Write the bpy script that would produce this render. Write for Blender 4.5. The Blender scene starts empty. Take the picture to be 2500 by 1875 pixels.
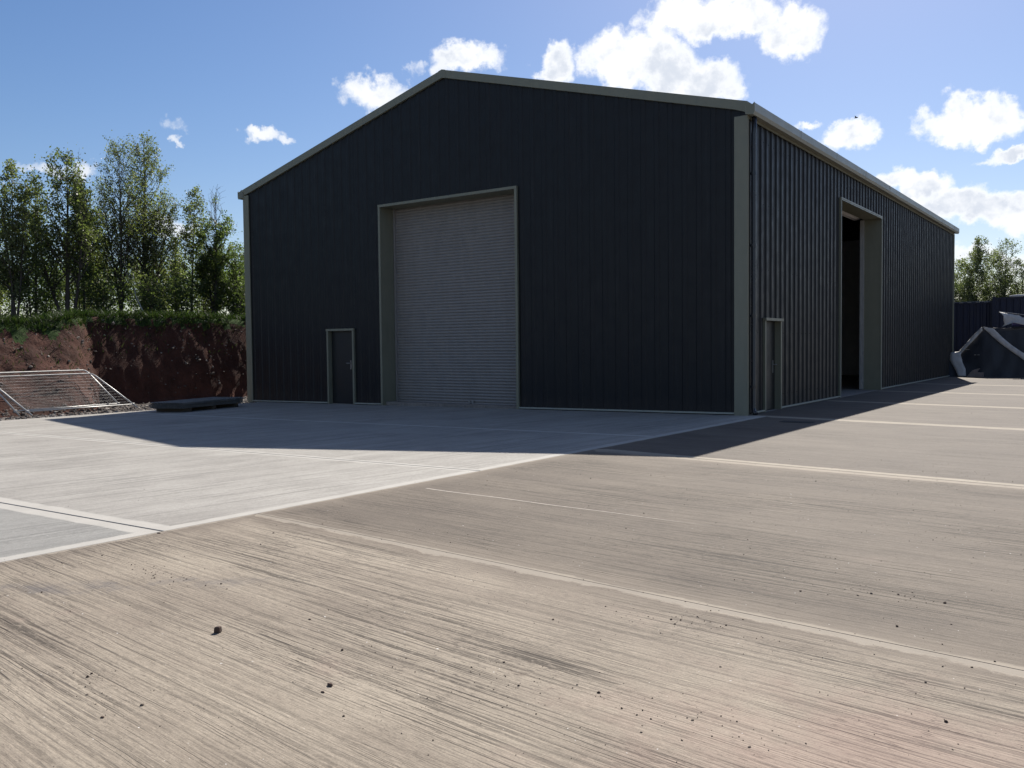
import bpy, math, random
import numpy as np
from mathutils import Vector, Matrix, noise

R = math.radians
scene = bpy.context.scene
col = scene.collection

# ------------------------------------------------------------------ camera
CAM = (6.7382, -18.0167, 1.5)
RT = (0.81521319, 0.57905731, -0.01095853)
UP = (-0.01541814, 0.04061299, 0.99905599)
FW = (-0.57895573, 0.81427465, -0.04203623)
cd = bpy.data.cameras.new('camera')
cd.sensor_width = 36.0
cd.lens = 36.0 * 2154.44 / 2500.0
cd.clip_start = 0.1
cd.clip_end = 3000
cam = bpy.data.objects.new('camera', cd)
col.objects.link(cam)
cam.matrix_world = Matrix(((RT[0], UP[0], -FW[0], CAM[0]), (RT[1], UP[1], -FW[1], CAM[1]),
                           (RT[2], UP[2], -FW[2], CAM[2]), (0, 0, 0, 1)))
scene.camera = cam

# ------------------------------------------------------------------ light
SUN = Vector((-0.265, 1.087, 1.0)).normalized()
SUN_EL = math.asin(SUN.z)
SUN_AZ = math.atan2(SUN.x, SUN.y)
sl = bpy.data.lights.new('sun', 'SUN')
sl.energy = 5.0
sl.angle = R(0.5)
sl.color = (1.0, 0.95, 0.87)
so = bpy.data.objects.new('sun', sl)
col.objects.link(so)
so.rotation_euler = (-SUN).to_track_quat('-Z', 'Y').to_euler()
scene.view_settings.view_transform = 'Standard'
scene.view_settings.look = 'None'
scene.view_settings.exposure = 0.62
scene.view_settings.gamma = 1.0
scene.view_settings.use_curve_mapping = False
scene.cycles.max_bounces = 8
scene.cycles.diffuse_bounces = 6
scene.cycles.glossy_bounces = 2
scene.cycles.transmission_bounces = 3
scene.render.resolution_x = 1024
scene.render.resolution_y = 768
SKY_STRENGTH = 0.064

class NT:
    """small helper for building node trees"""
    def __init__(s, tree):
        s.t = tree; s.n = tree.nodes; s.l = tree.links
    def new(s, kind, **kw):
        n = s.n.new(kind)
        for k, v in kw.items(): setattr(n, k, v)
        return n
    def put(s, sock, v):
        if v is None: return
        if hasattr(v, 'is_output') or isinstance(v, bpy.types.NodeSocket): s.l.new(v, sock)
        else:
            if isinstance(v, (tuple, list)) and sock.type == 'RGBA' and len(v) == 3: v = (*v, 1)
            sock.default_value = v
    def math(s, op, a, b=None, c=None, clamp=False):
        n = s.new('ShaderNodeMath', operation=op, use_clamp=clamp)
        s.put(n.inputs[0], a); s.put(n.inputs[1], b); s.put(n.inputs[2], c)
        return n.outputs[0]
    def vmath(s, op, a, b=None):
        n = s.new('ShaderNodeVectorMath', operation=op)
        s.put(n.inputs[0], a); s.put(n.inputs[1], b)
        return n.outputs['Value'] if op in ('DOT_PRODUCT', 'LENGTH', 'DISTANCE') else n.outputs['Vector']
    def ramp(s, v, lo, hi, a=0.0, b=1.0, smooth=True):
        n = s.new('ShaderNodeMapRange', interpolation_type='SMOOTHSTEP' if smooth else 'LINEAR')
        s.put(n.inputs[0], v); s.put(n.inputs[1], lo); s.put(n.inputs[2], hi); s.put(n.inputs[3], a); s.put(n.inputs[4], b)
        return n.outputs[0]
    def mix(s, f, a, b, mode='MIX'):
        n = s.new('ShaderNodeMix', data_type='RGBA', blend_type=mode)
        s.put(n.inputs[0], f); s.put(n.inputs[6], a); s.put(n.inputs[7], b)
        return n.outputs[2]
    def noise(s, vec, scale, detail=4, rough=0.55, out=0, dist=0.0, dims='3D'):
        n = s.new('ShaderNodeTexNoise', noise_dimensions=dims)
        s.put(n.inputs['Vector'], vec); n.inputs['Scale'].default_value = scale
        n.inputs['Detail'].default_value = detail; n.inputs['Roughness'].default_value = rough
        n.inputs['Distortion'].default_value = dist
        return n.outputs[out]
    def mapping(s, vec, loc=(0, 0, 0), rot=(0, 0, 0), scale=(1, 1, 1)):
        n = s.new('ShaderNodeMapping')
        s.put(n.inputs[0], vec); n.inputs[1].default_value = loc; n.inputs[2].default_value = rot; n.inputs[3].default_value = scale
        return n.outputs[0]

# ------------------------------------------------------------------ sky with cumulus clouds
world = bpy.data.worlds.new('World')
scene.world = world
world.use_nodes = True
W = NT(world.node_tree)
W.n.clear()
sky = W.new('ShaderNodeTexSky', sky_type='NISHITA')
sky.sun_disc = False
sky.sun_elevation = SUN_EL
sky.sun_rotation = SUN_AZ
sky.altitude = 50
sky.air_density = 1.0
sky.dust_density = 0.5
sky.ozone_density = 2.6
tc = W.new('ShaderNodeTexCoord')
D = W.vmath('NORMALIZE', tc.outputs['Generated'])
# clouds: lens shaped masses, each at its own compass bearing and height above the horizon (degrees):
# bearing from +Y towards +X, elevation, half width, half height, density
CLOUDS = [(-43.96, 16.07, 2.36, 0.99, 1), (-44.83, 15.9, 1.23, 0.59, 0.9), (-42.78, 15.84, 1.0, 0.47, 0.8), (-38.12, 17.63, 2.05, 0.98, 1), (-32.34, 17.26, 1.3, 1.12, 1), (-28.15, 17.23, 2.33, 1.85, 1.1), (-25.46, 16.74, 2.3, 1.96, 1.1), (-23.18, 19.67, 2.57, 1.33, 1.1), (-21.07, 19.49, 2.3, 1.32, 1.1), (-17.93, 18.52, 1.91, 1.42, 1.0), (-22.94, 15.76, 2.04, 1.39, 1.0), (-26.09, 18.74, 1.45, 1.36, 0.8), (-21.32, 15.06, 0.72, 0.82, 0.8), (-8.9, 12.6, 1.73, 1.1, 1), (-7.45, 12.32, 1.79, 1.09, 1), (-6.33, 12.61, 0.78, 0.86, 0.8), (-14.74, 12.07, 1.61, 0.97, 1), (-13.71, 11.97, 1.11, 0.51, 0.8), (-17.2, 13.02, 0.65, 0.33, 0.7), (-6.01, 10.39, 1.56, 0.44, 0.95), (-11.68, 9.47, 1.73, 0.7, 0.95), (-10.15, 9.11, 1.27, 0.92, 1), (-8.86, 7.85, 1.86, 1.03, 1), (-6.58, 7.44, 2.17, 1.01, 1), (-5.37, 6.67, 1.17, 0.89, 0.9), (-8.41, 4.93, 1.45, 0.65, 0.9), (-6.34, 4.47, 1.39, 0.64, 0.8), (-50.78, 12.75, 1.08, 0.52, 0.9), (-49.68, 12.37, 0.73, 0.34, 0.7), (-55.98, 13.6, 0.72, 0.6, 0.5), (-55.98, 12.47, 0.45, 0.28, 0.75), (-61.38, 10.45, 0.8, 0.59, 0.75), (-62.54, 10.36, 1.25, 0.36, 0.62), (-64.18, 10.27, 1.21, 0.22, 0.5), (-56.26, 7.26, 1.39, 0.63, 0.8), (-41.72, 17.28, 0.74, 0.47, 0.6)]
wob = W.noise(D, 11.0, 6, 0.62, out=1)
wv = W.vmath('SUBTRACT', wob, (0.5, 0.5, 0.5))
wob2 = W.noise(D, 42.0, 5, 0.62, out=1)
wv2 = W.vmath('SUBTRACT', wob2, (0.5, 0.5, 0.5))
def vscale(v, k):
    n = W.new('ShaderNodeVectorMath', operation='SCALE'); W.l.new(v, n.inputs[0]); n.inputs[3].default_value = k
    return n.outputs[0]
DW = W.vmath('ADD', W.vmath('ADD', D, vscale(wv, 0.060)), vscale(wv2, 0.034))
cover = None
for (bz, el, hw, hh, dens) in CLOUDS:
    b, e = R(bz), R(el)
    c = Vector((math.sin(b) * math.cos(e), math.cos(b) * math.cos(e), math.sin(e)))
    rx = Vector((math.cos(b), -math.sin(b), 0)); uy = rx.cross(c)
    u = W.math('DIVIDE', W.math('SUBTRACT', W.vmath('DOT_PRODUCT', DW, tuple(rx)), c.dot(rx)), math.sin(R(hw * 0.90)))
    v = W.math('DIVIDE', W.math('SUBTRACT', W.vmath('DOT_PRODUCT', DW, tuple(uy)), c.dot(uy)), math.sin(R(hh * 0.86)))
    r2 = W.math('ADD', W.math('MULTIPLY', u, u), W.math('MULTIPLY', v, v))
    fr = W.math('GREATER_THAN', W.vmath('DOT_PRODUCT', D, tuple(c)), 0.5)
    m = W.math('MULTIPLY', W.math('MULTIPLY', W.ramp(r2, 2.3, 0.15, 0.0, 1.0, False), dens), fr)
    cover = m if cover is None else W.math('MAXIMUM', cover, m)
# fair weather cumulus goes on round the unseen sky, cover raised to whiten ambient
away = W.ramp(W.vmath('DOT_PRODUCT', D, FW), 0.72, 0.60)
gen = W.ramp(W.noise(W.mapping(D, scale=(1, 1, 2.2)), 3.3, 7, 0.55), 0.53, 0.66)
gen = W.math('MULTIPLY', W.math('MULTIPLY', gen, away), W.ramp(W.new('ShaderNodeSeparateXYZ').outputs[2], 0, 0) if False else 1.0)
fine = W.noise(D, 70.0, 6, 0.65)
soft = W.noise(D, 22.0, 6, 0.6)
body = W.math('ADD', cover, W.math('MULTIPLY', W.math('SUBTRACT', soft, 0.5), 1.1))
body = W.math('ADD', body, W.math('MULTIPLY', W.math('SUBTRACT', fine, 0.5), 0.75))
alpha = W.ramp(body, 0.20, 0.92)
alpha = W.math('MULTIPLY', alpha, W.ramp(cover, 0.0, 0.12))
alpha = W.math('MAXIMUM', alpha, gen)
thick = W.ramp(W.noise(W.mapping(D, loc=(0.3, 0.1, 0.25)), 15.0, 5, 0.6), 0.40, 0.60)
shade = W.math('MULTIPLY', thick, W.ramp(body, 0.60, 1.15))
sunny = W.ramp(W.vmath('DOT_PRODUCT', D, tuple(SUN)), 0.55, 0.97)
cl_hi = W.mix(sunny, (0.86, 0.90, 0.97), (1.15, 1.15, 1.15))
cl_lo = W.mix(sunny, (0.58, 0.65, 0.78), (0.74, 0.79, 0.88))
ccol = W.mix(shade, cl_hi, cl_lo)
hs = W.new('ShaderNodeHueSaturation'); hs.inputs['Saturation'].default_value = 1.2; W.l.new(W.mix(1.0, sky.outputs[0], (1.05, 1.0, 1.04), 'MULTIPLY'), hs.inputs['Color'])
bg1 = W.new('ShaderNodeBackground'); W.l.new(hs.outputs[0], bg1.inputs[0]); bg1.inputs[1].default_value = SKY_STRENGTH
bg2 = W.new('ShaderNodeBackground'); W.l.new(ccol, bg2.inputs[0]); bg2.inputs[1].default_value = 0.66
ms = W.new('ShaderNodeMixShader'); W.l.new(alpha, ms.inputs[0]); W.l.new(bg1.outputs[0], ms.inputs[1]); W.l.new(bg2.outputs[0], ms.inputs[2])
wo = W.new('ShaderNodeOutputWorld'); W.l.new(ms.outputs[0], wo.inputs[0])

# ------------------------------------------------------------------ mesh helpers
def tag(o, label=None, cat=None, group=None, kind=None):
    if label: o['label'] = label
    if cat: o['category'] = cat
    if group: o['group'] = group
    if kind: o['kind'] = kind
    return o

def empty(name, loc=(0, 0, 0), rz=0.0, **k):
    o = bpy.data.objects.new(name, None); col.objects.link(o)
    o.location = loc; o.rotation_euler = (0, 0, rz); o.empty_display_size = 0.3
    return tag(o, **k)

class MB:
    def __init__(s): s.v = []; s.f = []; s.m = []
    def add(s, vs, fs, mi=0):
        n = len(s.v); s.v += [tuple(p) for p in vs]; s.f += [tuple(n + i for i in f) for f in fs]; s.m += [mi] * len(fs)
        return s
    def box(s, a, b, mi=0):
        x0, y0, z0 = a; x1, y1, z1 = b
        return s.add([(x0, y0, z0), (x1, y0, z0), (x1, y1, z0), (x0, y1, z0), (x0, y0, z1), (x1, y0, z1), (x1, y1, z1), (x0, y1, z1)],
                     [(0, 3, 2, 1), (4, 5, 6, 7), (0, 1, 5, 4), (1, 2, 6, 5), (2, 3, 7, 6), (3, 0, 4, 7)], mi)
    def prism(s, pts, d, mi=0):
        """planar polygon pts extruded by vector d"""
        n = len(pts); d = Vector(d)
        vs = [Vector(p) for p in pts] + [Vector(p) + d for p in pts]
        fs = [tuple(range(n))[::-1], tuple(range(n, 2 * n))] + [(i, (i + 1) % n, n + (i + 1) % n, n + i) for i in range(n)]
        return s.add(vs, fs, mi)
    def tube(s, pts, rad, k=6, mi=0, cap=True):
        pts = [Vector(p) for p in pts]; n = len(pts)
        if not hasattr(rad, '__len__'): rad = [rad] * n
        base = len(s.v)
        for i, p in enumerate(pts):
            t = (pts[min(i + 1, n - 1)] - pts[max(i - 1, 0)]).normalized()
            a = Vector((0, 0, 1)) if abs(t.z) < 0.9 else Vector((1, 0, 0))
            u = t.cross(a).normalized(); w = t.cross(u)
            for j in range(k):
                an = 2 * math.pi * j / k
                s.v.append(tuple(p + (u * math.cos(an) + w * math.sin(an)) * rad[i]))
        for i in range(n - 1):
            for j in range(k):
                a = base + i * k + j; b = base + i * k + (j + 1) % k
                s.f.append((a, b, b + k, a + k)); s.m.append(mi)
        if cap:
            s.f.append(tuple(base + j for j in range(k))[::-1]); s.m.append(mi)
            s.f.append(tuple(base + (n - 1) * k + j for j in range(k))); s.m.append(mi)
        return s
    def build(s, name, mat, parent=None, smooth=False, bevel=0.0):
        me = bpy.data.meshes.new(name)
        me.from_pydata(s.v, [], s.f)
        mats = mat if isinstance(mat, (list, tuple)) else [mat]
        for m in mats: me.materials.append(m)
        if len(mats) > 1: me.polygons.foreach_set('material_index', s.m)
        if smooth: me.polygons.foreach_set('use_smooth', [True] * len(me.polygons))
        me.update()
        o = bpy.data.objects.new(name, me); col.objects.link(o)
        if parent: o.parent = parent
        if bevel:
            b = o.modifiers.new('bevel', 'BEVEL'); b.width = bevel; b.segments = 1; b.limit_method = 'ANGLE'
        return o

def quads_mesh(name, V, mat, parent=None, colors=None, per=4):
    """V: (n, per, 3) array of separate polygons, one colour each"""
    n = V.shape[0]
    me = bpy.data.meshes.new(name)
    me.vertices.add(n * per); me.vertices.foreach_set('co', V.reshape(-1).astype(np.float32))
    me.loops.add(n * per); me.loops.foreach_set('vertex_index', np.arange(n * per, dtype=np.int32))
    me.polygons.add(n); me.polygons.foreach_set('loop_start', np.arange(0, n * per, per, dtype=np.int32))
    me.polygons.foreach_set('loop_total', np.full(n, per, dtype=np.int32))
    me.update(calc_edges=True)
    if colors is not None:
        a = me.attributes.new('tint', 'FLOAT', 'FACE'); a.data.foreach_set('value', colors.astype(np.float32))
    me.materials.append(mat)
    o = bpy.data.objects.new(name, me); col.objects.link(o)
    if parent: o.parent = parent
    return o

# ------------------------------------------------------------------ materials
def material(name):
    m = bpy.data.materials.new(name); m.use_nodes = True
    T = NT(m.node_tree); T.n.clear()
    out = T.new('ShaderNodeOutputMaterial'); p = T.new('ShaderNodeBsdfPrincipled')
    T.l.new(p.outputs[0], out.inputs[0]); T.p = p; T.out = out
    return m, T

def bump(T, h, strength=0.5, dist=0.01, chain=None):
    b = T.new('ShaderNodeBump'); b.inputs['Strength'].default_value = strength; b.inputs['Distance'].default_value = dist
    T.l.new(h, b.inputs['Height'])
    if chain is not None: T.l.new(chain, b.inputs['Normal'])
    return b.outputs[0]

def paint(name, c, rough=0.4, var=0.12, metallic=0.0, scale=3.0, spec=0.5, mud=False):
    m, T = material(name)
    g = T.new('ShaderNodeNewGeometry').outputs['Position']
    n1 = T.noise(g, scale, 5, 0.6)
    n2 = T.noise(T.mapping(g, scale=(1, 1, 0.12)), 9.0, 4, 0.6)
    f = T.math('ADD', T.math('MULTIPLY', n1, 0.5), T.math('MULTIPLY', n2, 0.5))
    k = T.ramp(f, 0.3, 0.7, 1 - var, 1 + var, False)
    T.put(T.p.inputs['Base Color'], T.mix(1.0, c, T.new('ShaderNodeCombineColor').outputs[0], 'MIX') if False else None)
    cc = T.new('ShaderNodeVectorMath', operation='SCALE'); cc.inputs[0].default_value = c; T.l.new(k, cc.inputs[3])
    bc = cc.outputs[0]
    if mud:      # rain splashed dust along the foot of the walls
        z = T.new('ShaderNodeSeparateXYZ'); T.l.new(g, z.inputs[0])
        hgt = T.math('ADD', z.outputs[2], T.math('MULTIPLY', T.math('SUBTRACT', T.noise(g, 5.0, 5, 0.7), 0.5), 0.6))
        bc = T.mix(T.ramp(hgt, 0.40, -0.1, 0, 0.28), bc, (0.06, 0.048, 0.04))
        bc = T.mix(T.ramp(T.noise(T.mapping(g, scale=(1, 1, 0.06)), 14.0, 4, 0.6), 0.56, 0.72, 0, 0.25), bc, (0.035, 0.035, 0.036))
    T.l.new(bc, T.p.inputs['Base Color'])
    T.l.new(T.ramp(n1, 0.3, 0.7, rough * 0.85, rough * 1.2, False), T.p.inputs['Roughness'])
    T.p.inputs['Metallic'].default_value = metallic
    T.p.inputs['Specular IOR Level'].default_value = spec
    return m

M = {}
M['anthracite'] = paint('anthracite coated steel', (0.0092, 0.0097, 0.0112), 0.48, 0.14, spec=0.32, mud=True)
M['trim'] = paint('olive grey coated steel', (0.200, 0.198, 0.145), 0.45, 0.10)
M['gutter'] = paint('pale gutter steel', (0.33, 0.34, 0.29), 0.45, 0.10)
M['door_leaf'] = paint('door leaf', (0.014, 0.015, 0.015), 0.45, 0.1)
M['black_pipe'] = paint('black downpipe', (0.02, 0.022, 0.028), 0.25, 0.1)
M['galv'] = paint('galvanised steel', (0.45, 0.44, 0.42), 0.42, 0.18, 0.35, 8)
M['liner'] = paint('pale inner liner', (0.74, 0.73, 0.72), 0.6, 0.1)  # pale tone, raised so indoor surfaces bounce more light
M['handle'] = paint('handle metal', (0.35, 0.35, 0.34), 0.35, 0.1, 0.6)
M['slat'] = paint('roller slat grey', (0.24, 0.225, 0.212), 0.45, 0.10)
M['pack_steel'] = paint('grey sheet pack', (0.16, 0.155, 0.145), 0.6, 0.25)
M['timber'] = paint('dark timber', (0.06, 0.045, 0.03), 0.8, 0.3)
M['container'] = paint('navy container paint', (0.008, 0.011, 0.032), 0.5, 0.25)
M['sunlit_edge'] = paint('painted sunlit edge', (0.20, 0.20, 0.19), 0.6, 0.3)  # pale tone paints sunlit edges onto the container top
M['tarp_dark'] = paint('dark tarpaulin', (0.018, 0.020, 0.026), 0.5, 0.35, 0, 6)
M['tarp_white'] = paint('white hem fabric', (0.50, 0.48, 0.46), 0.7, 0.15, 0, 6)
M['tarp_blue'] = paint('blue sheet', (0.03, 0.03, 0.12), 0.5, 0.2)
M['block'] = paint('pinkish grey board', (0.22, 0.18, 0.165), 0.8, 0.2)
M['bird'] = paint('dark feathers', (0.03, 0.03, 0.03), 0.7, 0.1)
M['clod'] = paint('dried brown earth', (0.085, 0.055, 0.042), 0.95, 0.4, 0, 60)
M['joint'] = paint('dark joint filler', (0.03, 0.028, 0.026), 0.9, 0.3)

def concrete(name, c_lo, c_hi, c_edge, rot, ridge=1.0, fine=60.0, grit=1.0, red=0.0, stain=False, blotch=0.5, bend=0.0, em_k=0.85, edge_n=0.11, feather=0.0):
    """brushed concrete: brush lines along the rotated x axis, trowelled edge from the 'edge' attribute"""
    m, T = material(name)
    g = T.new('ShaderNodeNewGeometry').outputs['Position']
    warp = T.noise(g, 0.45, 2, 0.5, out=1)
    wsc = T.new('ShaderNodeVectorMath', operation='SCALE'); T.l.new(T.vmath('SUBTRACT', warp, (0.5, 0.5, 0.5)), wsc.inputs[0]); wsc.inputs[3].default_value = 0.06 + bend
    warp2 = T.noise(g, 3.0, 2, 0.5, out=1)
    wsc2 = T.new('ShaderNodeVectorMath', operation='SCALE'); T.l.new(T.vmath('SUBTRACT', warp2, (0.5, 0.5, 0.5)), wsc2.inputs[0]); wsc2.inputs[3].default_value = 0.010
    gw = T.vmath('ADD', T.vmath('ADD', g, wsc.outputs[0]), wsc2.outputs[0])
    v = T.mapping(gw, rot=(0, 0, rot))
    fl = T.noise(T.mapping(v, scale=(1.1, fine, 1)), 1.0, 5, 0.72)
    rg = T.noise(T.mapping(v, loc=(6, 3, 0), scale=(0.45, fine * 0.40, 1)), 1.0, 3, 0.6)          # brush hairs
    n1 = T.noise(T.mapping(v, loc=(3, 7, 0), scale=(0.10, 7.5, 1)), 1.0, 2, 0.5)   # long drag lines follow the level lines of stretched noise
    n2 = T.noise(T.mapping(v, loc=(13, 5, 0), scale=(0.22, 13.0, 1)), 1.0, 2, 0.5)
    g1 = T.math('MULTIPLY', T.ramp(T.math('ABSOLUTE', T.math('SUBTRACT', n1, 0.52)), 0.010, 0.003, 0, 1), T.ramp(T.noise(T.mapping(v, scale=(1.2, 9, 1)), 1.0, 3, 0.6), 0.42, 0.58))
    g2 = T.math('MULTIPLY', T.ramp(T.math('ABSOLUTE', T.math('SUBTRACT', n2, 0.47)), 0.017, 0.005, 0, 0.8), T.ramp(T.noise(T.mapping(v, loc=(8, 8, 0), scale=(1.6, 14, 1)), 1.0, 3, 0.6), 0.45, 0.6))
    md = T.math('MAXIMUM', g1, g2)
    bd = T.noise(T.mapping(v, loc=(9, 1, 0), scale=(0.25, 3.0, 1)), 1.0, 4, 0.6)   # wide bands
    bl = T.noise(g, 0.55, 6, 0.6)
    b2 = T.noise(g, 2.6, 5, 0.65)
    sp = T.noise(g, 55.0, 3, 0.7)
    dash = T.noise(T.mapping(v, loc=(5, 2, 0), scale=(13, 75, 1)), 1.0, 3, 0.7)
    patch = T.ramp(T.noise(T.mapping(v, scale=(0.45, 0.9, 1)), 1.0, 3, 0.5), 0.35, 0.68)
    t = T.math('ADD', T.math('MULTIPLY', bl, blotch), T.math('MULTIPLY', bd, 0.60))
    t = T.math('ADD', t, T.math('MULTIPLY', b2, 0.25))
    t = T.ramp(t, 0.35 * (0.7 + blotch), 0.75 * (0.7 + blotch), 0, 1, False)
    c = T.mix(t, c_lo, c_hi)
    lines = T.ramp(fl, 0.475, 0.40, 0, 1)
    deep = md
    dsh = T.ramp(T.math('ADD', dash, T.math('MULTIPLY', T.math('SUBTRACT', b2, 0.5), 0.35)), 0.43, 0.33, 0, 1)
    amp = T.math('MULTIPLY', T.ramp(patch, 0, 1, 0.50, 1.15), ridge)
    dk = T.math('MAXIMUM', T.math('MULTIPLY', lines, T.math('MULTIPLY', amp, 0.62)), T.math('MULTIPLY', deep, T.math('MULTIPLY', amp, 0.85)))
    dk = T.math('MAXIMUM', dk, T.math('MULTIPLY', dsh, T.math('MULTIPLY', amp, 0.75)))
    rdg = T.math('MULTIPLY', T.ramp(rg, 0.46, 0.40, 0, 1), T.ramp(T.noise(T.mapping(v, scale=(14, fine * .4, 1)), 1.0, 3, 0.7), 0.36, 0.50, 0.35, 1))
    dk = T.math('MAXIMUM', dk, T.math('MULTIPLY', rdg, T.math('MULTIPLY', amp, 0.76)))
    hl = T.math('MULTIPLY', T.ramp(fl, 0.55, 0.68, 0, 1), T.math('MULTIPLY', amp, 0.35))
    c = T.mix(hl, c, tuple(min(1, x * 1.22) for x in c_hi))
    c = T.mix(dk, c, tuple(x * 0.31 for x in c_lo))  # brush and drag grooves: their shade put into the colour, besides the bump
    gr = T.math('MULTIPLY', T.ramp(T.noise(g, 95.0, 3, 0.75), 0.3, 0.7, 0.80, 1.20, False), T.ramp(T.noise(T.mapping(v, loc=(2, 2, 0), scale=(16, 120, 1)), 1.0, 3, 0.7), 0.32, 0.68, 0.80, 1.17, False))
    grs = T.new('ShaderNodeVectorMath', operation='SCALE'); T.l.new(c, grs.inputs[0]); T.l.new(gr, grs.inputs[3]); c = grs.outputs[0]
    # small pits and mineral specks
    pit = T.ramp(sp, 0.34, 0.29, 0, 0.75 * grit)
    c = T.mix(pit, c, tuple(x * 0.3 for x in c_lo))
    lt = T.ramp(T.noise(g, 38.0, 2, 0.5, out=0), 0.745, 0.77, 0, 0.8 * grit)
    c = T.mix(lt, c, (0.75, 0.72, 0.68))
    if red:
        rp = T.vmath('LENGTH', T.mapping(g, loc=(-6.25 * 0.75, 14.75 * 1.3, 0), scale=(0.75, 1.3, 1)))
        rn = T.math('ADD', rp, T.math('MULTIPLY', T.math('SUBTRACT', b2, 0.5), 2.0))
        c = T.mix(T.ramp(rn, 1.3, 0.1, 0, red), c, T.mix(dk, (0.33, 0.225, 0.185), (0.15, 0.095, 0.08)))
        rs = T.ramp(T.noise(T.mapping(g, loc=(4, 4, 0)), 1.1, 5, 0.6), 0.62, 0.74, 0, red * 0.55)
        c = T.mix(rs, c, (0.31, 0.225, 0.185))
    if stain:
        s1 = T.mapping(g, loc=(-1.35, 15.0, 0)); s1 = T.mapping(s1, rot=(0, 0, -0.72)); s1 = T.mapping(s1, scale=(0.75, 5.5, 1))
        q = T.math('ADD', T.vmath('LENGTH', s1), T.math('MULTIPLY', T.math('SUBTRACT', T.noise(g, 7, 5, 0.7), 0.5), 1.6))
        c = T.mix(T.math('MULTIPLY', T.ramp(q, 1.1, 0.2, 0, 0.75), T.ramp(b2, 0.38, 0.6)), c, (0.11, 0.10, 0.098))
    # trowelled smooth edge beside the joints
    at = T.new('ShaderNodeAttribute', attribute_name='edge').outputs['Fac']
    e = T.math('ADD', at, T.math('MULTIPLY', T.math('SUBTRACT', T.noise(g, 2.6, 6, 0.7), 0.5), edge_n))
    if feather:   # dust swept up against the joint, or wear beside it
        fe = T.ramp(T.math('ADD', at, T.math('MULTIPLY', T.math('SUBTRACT', T.noise(g, 1.6, 5, 0.65), 0.5), 0.5)), 0.46, 0.14, 0, abs(feather))
        c = T.mix(fe, c, tuple(x * 1.25 for x in c_hi) if feather > 0 else tuple(x * 0.8 for x in c_lo))
    em = T.ramp(e, 0.110, 0.150, 1, 0)
    ec = T.mix(T.ramp(b2, 0.35, 0.7), c_edge, tuple(x * 0.88 for x in c_edge))
    ec = T.mix(T.math('MULTIPLY', pit, 0.6), ec, tuple(x * 0.4 for x in c_lo))
    c = T.mix(T.math('MULTIPLY', em, em_k), c, ec)
    T.l.new(c, T.p.inputs['Base Color'])
    T.p.inputs['Roughness'].default_value = 0.82
    T.p.inputs['Specular IOR Level'].default_value = 0.22
    h = T.math('SUBTRACT', T.math('ADD', T.math('MULTIPLY', fl, 0.4), T.math('MULTIPLY', rg, 0.8)), T.math('MULTIPLY', md, 0.35))
    h = T.math('MULTIPLY', h, T.math('MULTIPLY', amp, T.math('SUBTRACT', 1.0, em)))
    b_ = bump(T, h, 0.8, 0.012)
    b_ = bump(T, sp, 0.25, 0.004, b_)
    T.l.new(b_, T.p.inputs['Normal'])
    return m

SK = -0.105
tan_edge = (0.40, 0.355, 0.30)
M['slab_near'] = concrete('brushed tan concrete', (0.175, 0.141, 0.111), (0.345, 0.294, 0.230), (0.335, 0.293, 0.24), -SK, 1.0, 78, 1.0, red=0.45, stain=True, blotch=0.5, bend=0.0, em_k=0.62, edge_n=0.26, feather=-0.55)
M['slab_mid'] = concrete('worn brown concrete', (0.108, 0.087, 0.070), (0.184, 0.152, 0.119), (0.31, 0.265, 0.21), -SK, 0.85, 85, 1.0, red=0.25, blotch=0.75, em_k=0.8, feather=0.4)
M['slab_far'] = concrete('brown concrete', (0.104, 0.085, 0.070), (0.168, 0.141, 0.114), (0.36, 0.31, 0.245), -SK, 0.55, 60, 0.8, blotch=0.6)
M['slab_pale'] = concrete('pale new concrete', (0.245, 0.228, 0.206), (0.40, 0.378, 0.342), (0.44, 0.415, 0.375), R(97), 0.42, 24, 0.6, blotch=0.75)
M['slab_grey'] = concrete('grey new concrete', (0.225, 0.218, 0.204), (0.305, 0.295, 0.272), (0.44, 0.415, 0.375), R(97), 0.45, 30, 0.6, blotch=0.5)
M['slab_in'] = concrete('indoor floor concrete', (0.20, 0.18, 0.165), (0.30, 0.27, 0.24), tan_edge, 0, 0.2, 20, 0.3, blotch=0.5)

def soil(name, c1, c2, c3, sc=1.6):
    m, T = material(name)
    g = T.new('ShaderNodeNewGeometry').outputs['Position']
    a = T.noise(g, sc, 6, 0.65); b = T.noise(g, 9.0, 6, 0.7); d = T.noise(T.mapping(g, scale=(1, 2.5, 0.5)), 3.4, 5, 0.65)
    c = T.mix(T.ramp(a, 0.35, 0.65), c1, c2)
    c = T.mix(T.ramp(b, 0.5, 0.75, 0, 0.8), c, c3)
    c = T.mix(T.ramp(d, 0.42, 0.3, 0, 0.7), c, tuple(x * 0.4 for x in c1))
    T.l.new(c, T.p.inputs['Base Color']); T.p.inputs['Roughness'].default_value = 0.95
    T.p.inputs['Specular IOR Level'].default_value = 0.15
    b1 = bump(T, b, 0.9, 0.06); T.l.new(bump(T, T.noise(g, 40, 4, 0.7), 0.7, 0.02, b1), T.p.inputs['Normal'])
    return m
M['soil'] = soil('red clay soil', (0.052, 0.024, 0.018), (0.088, 0.038, 0.027), (0.07, 0.046, 0.036))
M['gravel_bed'] = soil('crushed stone bed', (0.07, 0.06, 0.052), (0.12, 0.10, 0.09), (0.17, 0.15, 0.135), 5)
M['field'] = soil('rough turf', (0.03, 0.05, 0.015), (0.05, 0.085, 0.022), (0.08, 0.07, 0.04), 0.8)

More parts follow.
